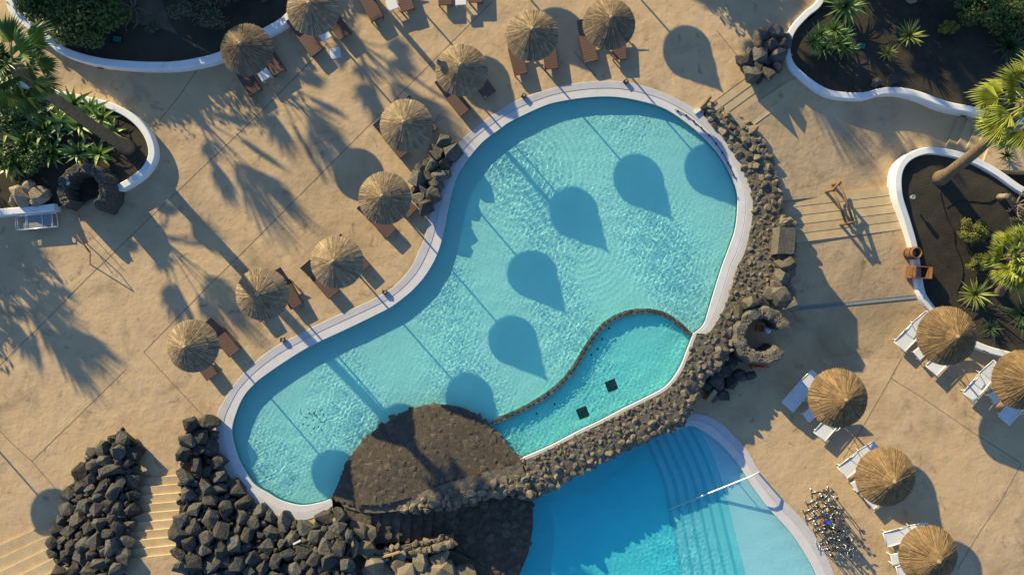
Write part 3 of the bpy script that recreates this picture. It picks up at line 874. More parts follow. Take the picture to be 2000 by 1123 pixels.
# lower ridge beside those steps
r2 = spline([(735, 1083), (775, 1074), (820, 1066), (860, 1056), (884, 1050)], 4)
pol = [(x, y - 8) for x, y in r2] + [(x, y + 8) for x, y in r2[::-1]]
ridge2 = thing('low_ridge_wall', 'short pale rubble ridge on the lower side of the cobbled steps', 'stone wall', W(810, 1067, -1.32))
zr2 = lambda x, y: .12 - .0042 * (x - 735) + .05 * hnoise(x, y, 2.5)
o = prism('core', pol, -.55, -1.6, M['mortar'], None); o.parent = ridge2; o.location = -ridge2.location
patch('mortar_bed', pol, zr2, 4, M['mortar'], ridge2)
scatter(ridge2, 'stone', RUB, poisson(pol, 4, 7, 900, 33), lambda x, y: zr2(x, y) - .05, 300, .4, .2, 1.15, (.6, 1.0))
scatter(ridge2, 'stone', RUB, [(x + random.uniform(-3, 3), y + 9, random.uniform(6, 9)) for x, y in r2 for k in range(2)], lambda x, y: random.uniform(-.6, -.1), 300, .5, .1, 1.2, (.9, 1.3))
t = thing('timber_plank', 'long pale timber plank lying below the short rubble ridge', 'plank', W(746, 1087, .18), R(16.5))
MB().box((0, 0, 0), (1.9, .09, .10)).build('board', M['plank'], t)
t = thing('timber_plank', 'short pale timber offcut lying among the black rocks', 'plank', W(580, 1058, 1.0), R(28))
MB().box((0, 0, 0), (.42, .08, .06)).build('board', M['sling'], t)
sunken = [(700,1030,15),(722,1040,13),(690,1062,14),(716,1066,16),(733,1100,18),(755,1112,20),(790,1118,22),(830,1110,20),(865,1118,24),(905,1120,20),(820,1090,14),(860,1086,16),(775,1098,13),(880,1150,22),(930,1148,16),(668,1016,12),(660,1036,12),(672,1050,12)]
grp = thing('boulder_cluster', 'big tilted brown boulders below the short ridge at the bottom edge', 'boulders', W(800, 1100, -1.32))
scatter(grp, 'boulder', [rock_mesh('boulder', M['rubble'], 300 + s, .8, 22, .45) for s in range(6)], sunken, lambda x, y: .1 - .0048 * max(0, x - 690), 300, .4, .2, 1.5, (.7, 1.1))
sink_fill = [(640, 1000), (700, 1010), (735, 1075), (890, 1075), (960, 1115), (960, 1250), (640, 1250)]
patch('rubble_bed', sink_fill, lambda x, y: -.02 - .0046 * max(0, x - 690), 8, M['cobblebed'], grp)

# ---- black lava rock mounds
pileL = [(240, 836), (270, 862), (272, 900), (268, 930), (262, 1000), (247, 1060), (240, 1123), (240, 1190), (118, 1190), (112, 1100), (98, 1060), (102, 1036), (125, 1000), (130, 970), (150, 930), (175, 890), (215, 855)]
def zL(x, y):
    base = 1.26 * min(1, max(0, (y - 930) / 150))
    e = float(dist_poly(pileL, np.array([x]), np.array([y]))[0])
    return base * min(1, max(.15, (x - 95) / 130)) + .28 + .5 * min(1, e / 45) + .05 * hnoise(x, y)
moundL = thing('rock_pile', 'pile of angular black lava rocks left of the rising steps', 'rock pile', W(185, 1010, 0))
patch('rock_bed', pileL, lambda x, y: max(.0, zL(x, y) - .3), 8, M['lavadark'], moundL)
scatter(moundL, 'rock', LAVA, poisson(pileL, 3, 14.5, 18000, 41), zL, 300, .7, .25, 1.18, (.75, 1.15), 'small_rocks')
pileR = [(362, 845), (376, 822), (414, 822), (421, 842), (426, 887), (444, 926), (474, 964), (500, 989), (540, 1009), (575, 1019), (610, 1017), (640, 1000), (652, 988), (668, 1000), (684, 1040), (682, 1075), (690, 1100), (692, 1123), (692, 1190), (345, 1190), (352, 1123), (343, 1060), (352, 980), (356, 900)]
cop_line = [(421, 842), (426, 887), (444, 926), (474, 964), (500, 989), (540, 1009), (575, 1019), (610, 1017), (640, 1000)]
def zR(x, y):
    c = float(dist_poly(cop_line, np.array([x]), np.array([y]), False)[0])
    stair = 1.26 * min(1, max(0, (y - 930) / 150))
    left = min(1, max(0, (480 - x) / 120))
    return .16 + min(.75, c * .010) + left * max(0, stair - .35) * .8 + .05 * hnoise(x, y)
moundR = thing('rock_pile', 'large pile of angular black lava rocks below the pool coping', 'rock pile', W(500, 1060, 0))
patch('rock_bed', pileR, lambda x, y: zR(x, y) - .28, 8, M['lavadark'], moundR)
scatter(moundR, 'rock', LAVA, poisson(pileR, 3, 15.5, 24000, 43), zR, 300, .7, .25, 1.18, (.75, 1.15), 'small_rocks')
for poly, z0, lab, loc, seed in (([(848, 285), (862, 274), (888, 283), (886, 300), (868, 345), (855, 375), (842, 410), (818, 400), (811, 378), (815, 340), (838, 312)], .18, 'cluster of dark boulders against the coping between two parasols', (850, 345), 51),
                                 ([(1486, 72), (1510, 66), (1532, 70), (1530, 110), (1520, 132), (1490, 150), (1468, 162), (1450, 130), (1458, 108), (1478, 95)], .25, 'heap of dark boulders at the top of the steps beside the planter wall', (1490, 115), 52)):
    h = thing('boulder_heap', lab, 'rock pile', W(*loc, 0))
    big = rock_mesh('rock', M['lava'], 70 + seed, .8, 18, .5)
    scatter(h, 'rock', LAVA, poisson(poly, 4, 13, 8000, seed), lambda x, y: z0 * .8 + .1 * hnoise(x, y), 300, .6, .12, 1.45, (.8, 1.25))

# ------------------------------------------------------------------ planters
def planter_wall(name, pts, ztop, zbot, w, label, n=6):
    cur = spline(pts, n)
    P = []
    for i, (x, y) in enumerate(cur):
        zt = ztop(x, y) if callable(ztop) else ztop
        P.append(W(x, y, zt))
    t = thing(name, label, 'planter wall', (P[len(P) // 2].x, P[len(P) // 2].y, zbot))
    h = w / 2
    mb = MB()
    rows = []
    for i, p in enumerate(P):
        a = P[max(0, i - 1)]; b = P[min(len(P) - 1, i + 1)]
        d = b - a; d.z = 0; d.normalize(); nr = Vector((-d.y, d.x, 0))
        rows.append([v - t.location for v in (Vector((*(p - nr * h).xy, zbot)), p - nr * h - Vector((0, 0, .04)), p - nr * (h - .04), p + nr * (h - .04), p + nr * h - Vector((0, 0, .04)), Vector((*(p + nr * h).xy, zbot)))])
    vv = [v for r in rows for v in r]
    ff = [(i * 6 + k, i * 6 + k + 1, i * 6 + 7 + k, i * 6 + 6 + k) for i in range(len(P) - 1) for k in range(5)]
    ff += [(5, 4, 3, 2, 1, 0), tuple((len(P) - 1) * 6 + k for k in range(6))]
    o = mb.add(vv, ff).build('wall', M['white'], t)
    bm = bmesh.new(); bm.from_mesh(o.data); bmesh.ops.recalc_face_normals(bm, faces=bm.faces); bm.to_mesh(o.data); bm.free()
    return t, P

def slots(t, spots, ztop, out):
    """small black weep slots in the outer face of a planter wall"""
    for (x, y, ang) in spots:
        p = W(x, y, ztop) - t.location
        o = MB().box((0, 0, 0), (.30, .05, .07)).build('weep_slot', M['black'], t, loc=p); o.rotation_euler = (0, 0, R(ang))

TL = [(14, -60), (18, 0), (32, 30), (60, 52), (100, 82), (130, 102), (200, 121), (300, 128), (370, 123), (440, 104), (520, 60), (565, 30), (620, -40), (640, -120)]
twl, _ = planter_wall('planter_wall', TL, .55, -.05, .40, 'long white curved planter wall in the upper left behind two parasols')
slots(twl, [(196, 133, -8)], .3, 1)
tls = tag(sheet('planter_soil', spline([(18, -300), (20, 0), (60, 50), (130, 100), (200, 119), (300, 126), (370, 121), (440, 102), (520, 58), (565, 28), (640, -120), (640, -300)], 3), .28, M['soil']), kind='structure')
LP = [(-60, 150), (60, 168), (90, 178), (150, 191), (215, 207), (258, 230), (286, 262), (296, 298), (284, 328), (255, 353), (219, 372)]
pwl, _ = planter_wall('planter_wall', LP, .50, -.05, .36, 'white curved planter wall around the big leaning palm')
tag(sheet('planter_soil', spline([(-300, 160), (60, 168), (150, 191), (215, 207), (258, 230), (284, 262), (294, 298), (282, 328), (219, 370), (105, 405), (-300, 440)], 3), .25, M['soil']), kind='structure')
planter_wall('planter_wall', [(-120, 424), (0, 414), (60, 409), (106, 404)], .55, -.05, .36, 'short straight white wall behind the metal lounger frame')
TR = [(1625, -70), (1604, 0), (1575, 28), (1549, 58), (1538, 92), (1545, 124), (1572, 152), (1612, 178), (1650, 186), (1690, 186), (1722, 178), (1760, 177), (1800, 186), (1850, 204), (1900, 214), (1960, 228), (2040, 238), (2200, 240)]
ptr, _ = planter_wall('planter_wall', TR, .18, -1.2, .34, 'long white wavy planter wall in the upper right above the steps')
slots(ptr, [(1582, 163, -35), (1668, 190, 6), (1734, 184, 4), (1810, 196, -18), (1882, 227, -12)], -.25, 1)
tag(sheet('planter_soil', spline([(1590, -1700), (1594, -800), (1600, -200), (1606, 0), (1550, 58), (1540, 92), (1547, 124), (1575, 152), (1612, 176), (1690, 184), (1760, 176), (1850, 202), (1900, 212), (2040, 236), (2900, 236), (2900, -1700)], 3), -.02, M['soil']), kind='structure')
RPo = [(2300, 470), (2080, 408), (2000, 372), (1950, 338), (1900, 311), (1850, 297), (1810, 294), (1775, 308), (1757, 336), (1757, 380), (1772, 430), (1786, 480), (1794, 530), (1803, 575), (1828, 610), (1865, 648), (1915, 676), (1960, 690), (2010, 700), (2100, 705)]
def zrp(x, y): return float(np.interp(y, [290, 370, 480, 600, 700], [.10, .02, -.38, -.72, -.85]))
prp, _ = planter_wall('planter_wall', RPo, zrp, -1.9, .36, 'white curved planter wall around the volcanic garden at the right')
slots(prp, [(1748, 345, 80), (1759, 393, 78), (1778, 454, 78), (1925, 686, -22)], -.6, 1)
def zsoil(x, y): return zrp(x, y) - .22 + .03 * hnoise(x, y)
gsoil = thing('garden_bed', 'black volcanic gravel bed inside the planter at the right', 'garden bed', W(1900, 500, -1.2))
patch('soil', spline([(2400, 470), (2080, 410), (2000, 374), (1900, 313), (1850, 299), (1810, 297), (1777, 310), (1760, 338), (1760, 380), (1775, 430), (1789, 480), (1797, 530), (1806, 573), (1830, 608), (1867, 646), (1917, 674), (2010, 698), (2400, 720)], 3), zsoil, 9, M['soil'], gsoil)

# ------------------------------------------------------------------ stone shower enclosures
def ring_shower(cx, cy, r_out, r_in, zt, zb, a0, a1, label, rz, mat_top):
    t = thing('shower_enclosure', label, 'shower enclosure', W(cx, cy, zt).xy.to_3d() + Vector((0, 0, zb)))
    n = 40; H = zt - zb
    inner, outer = [], []
    mb = MB()
    vv = []; m = 6
    for i in range(n + 1):
        a = a0 + (a1 - a0) * i / n
        ro = r_out * (1 + .03 * math.sin(i * 1.7)); ri = r_in * (1 + .04 * math.sin(i * 2.3 + 1))
        c, s = math.cos(a), math.sin(a)
        zz = H + .04 * math.sin(i * 1.1)
        for (r_, z_) in ((ro * 1.10, 0), (ro, zz - .15), (ro - .10, zz), (ri + .10, zz - .02), (ri, zz - .12), (ri * .97, 0)): vv.append((r_ * c, r_ * s, z_))
    ff = [(i * m + k, (i + 1) * m + k, (i + 1) * m + k + 1, i * m + k + 1) for i in range(n) for k in range(m - 1)]
    ff += [tuple(range(m)), tuple(n * m + k for k in range(m - 1, -1, -1))]
    mb.add(vv, ff).build('wall', mat_top, t, False)
    # pebbles set in the crown of the wall
    k = 0
    for i in range(150):
        a = a0 + (a1 - a0) * random.random(); r_ = random.uniform(r_in + .08, r_out - .12)
        o = link('pebble', RUB[i % 14], t, Vector((r_ * math.cos(a), r_ * math.sin(a), H - .02)))
        s_ = random.uniform(.08, .15); o.scale = (s_, s_ * .9, s_ * .6); o.rotation_euler = (0, 0, random.uniform(0, 6))
    return t
rs_ = ring_shower(1492, 655, 1.47, .86, .55, Z_LOW, R(18), R(322), 'round C shaped stone shower enclosure on the lower deck', 0, M['pebble'])
ls_ = ring_shower(160, 370, 1.32, .80, 1.25, 0.0, R(-52), R(222), 'round C shaped dark stone shower enclosure beside the palm planter', 0, material('dark_pebble_crust', (.03, .028, .026), (.13, .12, .105), scale=11, rough=.9, bump=1.0, bump_scale=13, detail=3, bump_dist=.08))
def shower(cx, cy, z, zb, ball, label):
    t = thing('outdoor_shower', label, 'shower', W(cx, cy, z).xy.to_3d() + Vector((0, 0, zb)))
    MB().tube([(.0, .0, 0), (0, 0, z - zb)], .035, 8).build('pipe', M['chrome'], t, True)
    MB().lathe([(.0, -.02), (.16, 0), (.17, .05), (.12, .1), (0, .12)], 16).build('rose', M['blueball'], t, True, (0, 0, z - zb))
    return t
shower(1499, 645, -.1, Z_LOW, 1, 'pale blue round shower head inside the stone enclosure on the lower deck')
shower(131, 356, 1.1, 0, 1, 'pale round shower head inside the dark stone enclosure by the palm')
def basket(cx, cy, z, rz, s, label):
    t = thing('shower_shelf', label, 'shelf', W(cx, cy, z), rz)
    mb = MB()
    for (c_, d_) in (((0, .22, 0), (.5, .05, .3)), ((0, -.22, 0), (.5, .05, .3)), ((.22, 0, 0), (.05, .4, .3)), ((-.22, 0, 0), (.05, .4, .3)), ((0, 0, -.13), (.42, .42, .03))): mb.box(c_, d_)
    mb.build('tray', M['orange'], t)
    t.scale = (s, s, s)
    return t
basket(1484, 640, -.25, R(-8), .8, 'orange tray fixed inside the stone shower on the lower deck')
basket(141, 345, .75, R(-28), 1.0, 'rust orange tray inside the dark stone shower by the palm')
t = thing('life_float', 'red and orange rescue float lying below the stone shower wall', 'rescue float', W(1483, 715, Z_LOW + .1), R(-3))
MB().tube([(-.35, 0, 0), (-.28, 0, 0), (.1, 0, 0), (.5, 0, 0)], [.02, .09, .07, .05], 10).build('body', M['red'], t, True)
MB().lathe([(0, -.03), (.14, -.02), (.16, .03), (.1, .08), (0, .09)], 14).build('end_float', M['orange'], t, True, (-.38, 0, 0))
for x, y, lab in ((230, 77, 'teal valve box lid in the upper left planter'), (221, 345, 'teal valve box lid in the palm planter next to the stone shower'), (1681, 90, 'teal valve box lid among the yuccas in the upper right planter')):
    zt = .28 if y < 100 and x < 500 else (.25 if x < 500 else -.02)
    t = thing('valve_box', lab, 'valve box', W(x, y, zt), R(-10))
    MB().box((0, 0, .03), (.40, .28, .08)).build('lid', M['teal'], t)
    MB().box((0, 0, .01), (.48, .36, .08)).build('frame', M['black'], t)

# ------------------------------------------------------------------ thatched parasols
def thatch_mesh(name, mat, Rr, H, seed, tiers):
    r = random.Random(seed)
    mb = MB()
    # solid cone below the straw
    seg = 48
    prof = [(Rr * .985, 0), (Rr * .62, H * .36), (Rr * .3, H * .68), (.03, H)]
    mb.lathe([(Rr * .93, -.05)] + prof, seg, tone=.25, cap=False)
    def zc(rad): return float(np.interp(rad, [0, Rr * .3, Rr * .62, Rr], [H, H * .68, H * .36, 0]))
    for (r0, r1, n, lift) in tiers:
        for i in range(n):
            a = 2 * math.pi * (i + r.uniform(-.4, .4)) / n
            ra = r0 * Rr * r.uniform(.85, 1.0); rb = r1 * Rr * r.uniform(.96, 1.015)
            w = (r1 * Rr * 2 * math.pi / n) * r.uniform(.55, .95)
            l = lift * r.uniform(.7, 1.25)
            da = r.uniform(-.02, .02)
            ca, sa = math.cos(a), math.sin(a); cb, sb = math.cos(a + da), math.sin(a + da)
            wa = w * max(.25, ra / rb)
            za, zb = zc(ra) + l * .5 + .01, zc(rb) + l - .01
            vv = [(ra * ca + sa * wa / 2, ra * sa - ca * wa / 2, za), (ra * ca - sa * wa / 2, ra * sa + ca * wa / 2, za), (rb * cb - sb * w / 2, rb * sb + cb * w / 2, zb), (rb * cb + sb * w / 2, rb * sb - cb * w / 2, zb), (ra * ca, ra * sa, za + .008), (rb * cb, rb * sb, zb + .007), (rb * cb, rb * sb, zb - .06)]
            mb.add(vv, [(0, 3, 5, 4), (4, 5, 2, 1), (3, 6, 5), (5, 6, 2)], tone=min(1, max(0, r.gauss(.5, .24))))
    return mb.mesh(name, mat)
TI = [(.60, 1.0, 330, .03), (.26, .68, 240, .075), (.0, .32, 110, .09)]
TI2 = [(.55, 1.0, 360, .03), (.28, .74, 280, .075), (.0, .30, 110, .09)]
TH_A = [thatch_mesh('canopy', M['thatch'], 1.27, .80, s, TI) for s in range(4)]
TH_B = [thatch_mesh('canopy', M['thatch2'], 1.50, .94, 20 + s, TI2) for s in range(4)]
def crown_knot(mat, r, h):
    return MB().lathe([(r, 0), (r * .8, h * .5), (r * .35, h), (0, h * 1.05)], 14).mesh('top_knot', mat, True)
KN_A, KN_B = crown_knot(M['thatch'], .11, .13), crown_knot(M['thatch2'], .12, .15)
pole_me = MB().tube([(0, 0, 0), (0, 0, 1.0)], .045, 10).mesh('pole', M['darkwood'], True)
base_me = MB().lathe([(.24, 0), (.24, .05), (.08, .09), (.06, .3), (.0, .3)], 18).mesh('base', M['darkwood'])
rib_me = {}
def parasol(px, py, zg, rim, kind, label, group, i):
    c = W(px, py, zg + rim + .15)
    t = thing('thatched_parasol', label, 'parasol', (c.x, c.y, zg), i * 1.3, group)
    Rr, H = (1.27, .80) if kind == 'A' else (1.50, .94)
    link('canopy', (TH_A if kind == 'A' else TH_B)[i % 4], t, (0, 0, rim))
    link('top_knot', KN_A if kind == 'A' else KN_B, t, (0, 0, rim + H - .02))
    o = link('pole', pole_me, t); o.scale = (1, 1, rim + H - .1)
    link('base', base_me, t)
    if kind not in rib_me:
        rib_me[kind] = MB().tube([(0, 0, H - .12), (Rr * .93, 0, -.04)], .02, 6).mesh('rib', M['darkwood'], True)
    for k in range(8):
        o = link('rib', rib_me[kind], t, (0, 0, rim)); o.rotation_euler = (0, 0, k * math.pi / 4)
    t.rotation_euler = (random.uniform(-.035, .035), random.uniform(-.035, .035), i * 1.3)
    return t
GA, GB = 'straw parasols beside the upper pool', 'brown parasols on the lower deck'
ordn = ['first', 'second', 'third', 'fourth', 'fifth', 'sixth', 'seventh', 'eighth']
ROW = [(377, 677), (508, 573), (655, 513), (750, 385), (793, 240), (900, 137), (1040, 70), (1190, 47)]
for i, (x, y) in enumerate(ROW):
    parasol(x, y, 0, 2.78 if i < 5 else 2.56, 'A', 'straw parasol, %s along the pool edge counting from the lower left' % ordn[i], GA, i)
parasol(480, 97, 0, 2.40, 'A', 'straw parasol at the end of the upper left planter wall', GA, 9)
parasol(607, 15, 0, 2.40, 'A', 'straw parasol cut by the top edge beside the planter', GA, 10)
LOWP = [(1855, 657), (1640, 781), (1735, 930), (1816, 1084), (1999, 742)]
LL = ['brown parasol against the white planter wall on the lower deck', 'brown parasol nearest the stone shower on the lower deck', 'brown parasol beside the exercise bikes on the lower deck', 'brown parasol at the bottom edge of the picture', 'brown parasol cut by the right edge of the picture']
for i, (x, y) in enumerate(LOWP):
    parasol(x, y, Z_LOW, 2.35, 'B', LL[i], GB, i)
# parasols standing just outside the picture, known by their shadows and loungers
for i, (x, y, zg, lab) in enumerate(((1168, -160, 0, 'straw parasol above the top edge throwing the shadow near the steps'), (905, -200, 0, 'straw parasol above the top edge behind the cut off loungers'), (745, -95, 0, 'straw parasol above the top edge over the first cut off loungers'), (-160, 812, 0, 'straw parasol beyond the left edge throwing a round shadow by the rocks'))):
    parasol(x, y, zg, 2.40, 'A', lab, GA, 3 + i)

# ------------------------------------------------------------------ loungers
def lounger_brown():
    t = thing('sun_lounger', '', 'sun lounger')
    MB().box((.28, 0, .32), (1.42, .68, .05)).box((.28, .33, .27), (1.42, .05, .12)).box((.28, -.33, .27), (1.42, .05, .12)).build('frame', M['rattanframe'], t)
    mb = MB()
    for k in range(11): mb.box((-.36 + k * .128, 0, .355), (.118, .66, .03))
    mb.build('seat', M['rattan'], t)
    mb = MB()
    ang = R(24)
    for k in range(6):
        d = .07 + k * .125
        mb.box((-.42 - d * math.cos(ang), 0, .355 + d * math.sin(ang)), (.115, .66, .03), (0, ang, 0))
    mb.build('backrest', M['rattan'], t)
    for x in (-.34, .92):
        for y in (-.31, .31):
            MB().box((x, y, .12), (.05, .05, .26)).build('leg', M['rattanframe'], t)
    return t
def lounger_white():
    t = thing('sun_lounger', '', 'sun lounger')
    mb = MB()
    for y in (-.36, .36): mb.tube([(-.35, y, .36), (1.02, y, .36)], .022, 8)
    mb.tube([(1.02, -.36, .36), (1.02, .36, .36)], .022, 8)
    mb.build('frame', M['alu'], t, True)
    mb = MB(); n = 10
    for k in range(n):
        x0 = -.32 + k * 1.33 / n; x1 = x0 + 1.33 / n
        z0 = .36 - .03 * math.sin(math.pi * k / n); z1 = .36 - .03 * math.sin(math.pi * (k + 1) / n)
        mb.add([(x0, -.35, z0), (x1, -.35, z1), (x1, .35, z1), (x0, .35, z0)], [(0, 1, 2, 3)])
    mb.build('seat_sling', M['sling'], t)
    ang = R(16)
    mb = MB(); c, s = math.cos(ang), math.sin(ang)
    mb.add([(-.34, -.35, .365), (-.34, .35, .365), (-.34 - .76 * c, .35, .365 + .76 * s), (-.34 - .76 * c, -.35, .365 + .76 * s)], [(0, 1, 2, 3)][::1])
    mb.build('back_sling', M['sling'], t)
    mb = MB()
    for y in (-.36, .36): mb.tube([(-.33, y, .36), (-.33 - .78 * c, y, .36 + .78 * s)], .022, 8)
    mb.tube([(-.33 - .78 * c, -.36, .36 + .78 * s), (-.33 - .78 * c, .36, .36 + .78 * s)], .022, 8)
    mb.build('back_frame', M['alu'], t, True)
    for x in (-.28, .86):
        for y in (-.36, .36): MB().tube([(x, y, .36), (x + (.05 if x > 0 else -.05), y * 1.02, 0)], .02, 8).build('leg', M['alu'], t, True)
    for y in (-.4, .4): MB().tube([(-.2, y, .38), (-.1, y, .55), (.2, y, .55), (.3, y, .38)], .018, 6).build('armrest', M['alu'], t, True)
    return t
protoB, protoW = lounger_brown(), lounger_white()
first = {'B': True, 'W': True}
def lounger(kind, px, py, dx, dy, zg, label, group, sc_=1.0):
    """dx,dy: photograph direction from head to foot"""
    p = protoB if kind == 'B' else protoW
    if first[kind]: t = p; first[kind] = False
    else: t = copy_tree(p)
    c = W(px, py, zg + .35)
    t.location = (c.x, c.y, zg); t.rotation_euler = (0, 0, math.atan2(-dy, dx)); t.scale = (sc_, sc_, sc_)
    t['label'] = label; t['group'] = group
GL, GW = 'brown loungers beside the upper pool', 'white loungers on the lower deck'
BL = [((392, 705, .58, .81), (434, 660, .63, .78)), ((499, 590, .5, .86), (561, 565, .48, .88)), ((627, 547, .66, .75), (687, 497, .66, .75)), ((738, 429, .71, .70), (779, 389, .71, .70)),
      ((767, 272, .63, .78), (820, 229, .66, .75)), ((886, 190, .62, .78), (935, 155, .6, .8)), ((1009, 108, .24, .97), (1073, 97, .13, .99)), ((1147, 83, .24, .97), (1209, 78, .05, 1))]
for i, (a, b) in enumerate(BL):
    for (x, y, dx, dy), nm in ((a, 'left'), (b, 'right')):
        lounger('B', x, y, dx, dy, 0, '%s brown lounger at the %s poolside parasol counted from lower left' % (nm, ordn[i]), GL)
for x, y, dx, dy, lab in ((479, 149, .53, .85, 'left brown lounger of the pair at the end of the planter wall'), (526, 110, .53, .85, 'right brown lounger of the pair at the end of the planter wall'),
                          (597, 73, .59, .81, 'left brown lounger of the pair under the parasol cut by the top edge'), (653, 40, .59, .81, 'right brown lounger of the pair under the parasol cut by the top edge'),
                          (720, 4, .45, .89, 'brown lounger at the top edge left of the small white table'), (786, -16, .3, .95, 'brown lounger at the top edge right of the small white table'),
                          (868, -28, .05, 1, 'brown lounger at the top edge, left of the pair near the straw parasols'), (928, -33, .03, 1, 'brown lounger at the top edge, right of the pair near the straw parasols')):
    lounger('B', x, y, dx, dy, 0, lab, GL)
WL = [((1784, 647, -.69, .72), (1846, 694, -.69, .72)), ((1564, 763, -.65, .76), (1626, 821, -.65, .76)), ((1676, 897, -.78, .62), (1728, 957, -.78, .62)), ((1767, 1042, -.96, .27), (1792, 1108, -.96, .27)), ((1917, 744, -.64, .77), (1986, 789, -.64, .77))]
WN = ['parasol against the planter wall', 'parasol nearest the stone shower', 'parasol beside the exercise bikes', 'parasol at the bottom edge', 'parasol cut by the right edge']
for i, (a, b) in enumerate(WL):
    for (x, y, dx, dy), nm in ((a, 'upper'), (b, 'lower')):
        lounger('W', x, y, dx, dy, Z_LOW, 'white lounger, %s one of the pair under the brown %s' % (nm, WN[i]), GW, 1.08)
def side_table(px, py, zg, rz, s, label, group):
    t = thing('side_table', label, 'side table', W(px, py, zg + .4).xy.to_3d() + Vector((0, 0, zg)), rz, group)
    MB().box((0, 0, .40), (s, s, .035)).box((0, 0, .425), (s * .92, s * .92, .02)).build('table_top', M['tablew'], t)
    for x in (-1, 1):
        for y in (-1, 1): MB().box((x * s * .42, y * s * .42, .19), (.04, .04, .40)).build('leg', M['tablew'], t)
for x, y, rz, lab in ((516, 145, R(32), 'small white table between the loungers at the planter wall end'), (634, 68, R(32), 'small white table between the loungers of the top edge parasol'), (766, 9, R(20), 'small white table at the top edge between two brown loungers'), (900, 0, R(3), 'small white table just entering at the top edge')):
    side_table(x, y, 0, rz, .56, lab, 'white tables by the brown loungers')
t = thing('paving_cover', 'square pale access cover set in the shaded deck near a small table', 'access cover', W(655, 104, .0), R(8))
MB().box((0, 0, .004), (.56, .56, .02)).build('plate', M['tablew'], t)
MB().box((0, 0, .001), (.62, .62, .02)).build('frame', M['grate'], t)
for i, (x, y, rz) in enumerate(((1798, 688, R(40)), (1582, 809, R(40)), (1676, 946, R(35)), (1751, 1090, R(12)), (1946, 773, R(40)))):
    side_table(x, y, Z_LOW, rz, .58, 'small white table between the two loungers of the brown ' + WN[i], 'white tables on the lower deck')

# bare metal lounger frame against the short wall
t = thing('lounger_frame', 'empty pale metal lounger frame standing by the short white wall', 'lounger frame', W(72, 432, .35).xy.to_3d(), R(5))
mb = MB()
for y in (-.36, .36): mb.tube([(-1.08, y, .36), (1.05, y, .36)], .025, 8)
for x in (-1.08, -.98, -.55, -.48, .28, .80, 1.05): mb.tube([(x, -.36, .36), (x, .36, .36)], .02, 8)
mb.build('frame', M['alu'], t, True)
MB().box((.05, 0, .345), (1.5, .66, .012)).build('mesh_panel', M['grate'], t)
for x in (-.9, .9):
    for y in (-.34, .34): MB().tube([(x, y, .36), (x, y, 0)], .02, 8).build('leg', M['alu'], t, True)

# ------------------------------------------------------------------ handrail, bins, lights, small things
t = thing('wooden_handrail', 'free standing wooden double handrail on the wide steps', 'handrail', W(1648, 400, -.7))
def q_(px, py, z): return W(px, py, z) - t.location
zt_ = .22
for a_, b_ in (((1640, 356), (1667, 434)), ((1627, 370), (1653, 436))):
    mb = MB(); mb.tube([q_(*a_, zt_), q_(*b_, zt_ - .22)], .065, 8); mb.build('top_rail', M['wood'], t, True)
    mb = MB(); mb.tube([q_(*a_, zt_ - .45), q_(*b_, zt_ - .67)], .035, 8); mb.build('lower_rail', M['wood'], t, True)
for (a_, b_), dz in ((((1640, 356), (1627, 370)), 0), (((1667, 434), (1653, 436)), -.22)):
    mb = MB()
    mb.tube([q_(*a_, zt_ + dz), q_(*b_, zt_ + dz)], .065, 8); mb.tube([q_(*a_, zt_ + dz - .45), q_(*b_, zt_ + dz - .45)], .035, 8)
    mb.build('cross_rail', M['wood'], t, True)
    for p_ in (a_, b_):
        c_ = W(*p_, zt_ + dz)
        o = MB().tube([Vector((c_.x, c_.y, -.95)) - t.location, c_ - t.location + Vector((0, 0, .06))], .08, 8).build('post', M['wood'], t, True)
t = thing('litter_bin', 'rusty round barrel bin beside the planter wall', 'bin', W(1773, 495, zlow(0, 495)).xy.to_3d() + Vector((0, 0, zlow(0, 495))))
MB().lathe([(.26, 0), (.30, .1), (.32, .45), (.30, .8), (.27, .86), (.24, .86), (.24, .3), (0, .28)], 20).build('barrel', M['rust'], t, True)
MB().lathe([(.325, .2), (.335, .23), (.325, .26)], 20, cap=False).build('hoop', M['black'], t, True)
MB().lathe([(.315, .66), (.325, .69), (.315, .72)], 20, cap=False).build('hoop', M['black'], t, True)
t = thing('towel_bin', 'orange brown box bin with an open black top by the planter wall', 'bin', W(1782, 532, zlow(0, 532)).xy.to_3d() + Vector((0, 0, zlow(0, 532))), R(-4))
mb = MB()
for c_, d_ in (((-.33, 0, .45), (.06, .62, .9)), ((.33, 0, .45), (.06, .62, .9)), ((0, .29, .45), (.62, .05, .9)), ((0, -.29, .45), (.62, .05, .9))): mb.box(c_, d_)
mb.build('body', M['rust'], t)
MB().box((0, 0, .25), (.58, .50, .05)).build('liner', M['black'], t)
MB().box((.43, 0, .88), (.16, .60, .06)).build('lid', M['orange'], t)
MB().tube([(-.36, -.2, .75), (-.52, -.2, .7), (-.52, .2, .7), (-.36, .2, .75)], .02, 8).build('handle', M['rust'], t, True)
t = thing('timber_post', 'short leaning timber post at the pool corner by the steps', 'post', W(1369, 213, 0))
MB().tube([(0, 0, 0), (.1, .15, .5), (.2, .35, 1.0)], [.10, .09, .08], 9).build('post', M['wood'], t, True)
MB().box((-.1, -.05, .06), (.62, .14, .12), (0, 0, R(35))).build('foot', M['white'], t)
LG = [(1222, 160, 'at the top of the pool near the steps side'), (1023, 188, 'on the coping below the seventh parasol'), (553, 663, 'on the coping below the second parasol'), (752, 570, 'on the coping near the third parasol'), (1296, 181, 'on the coping towards the timber post')][:4]
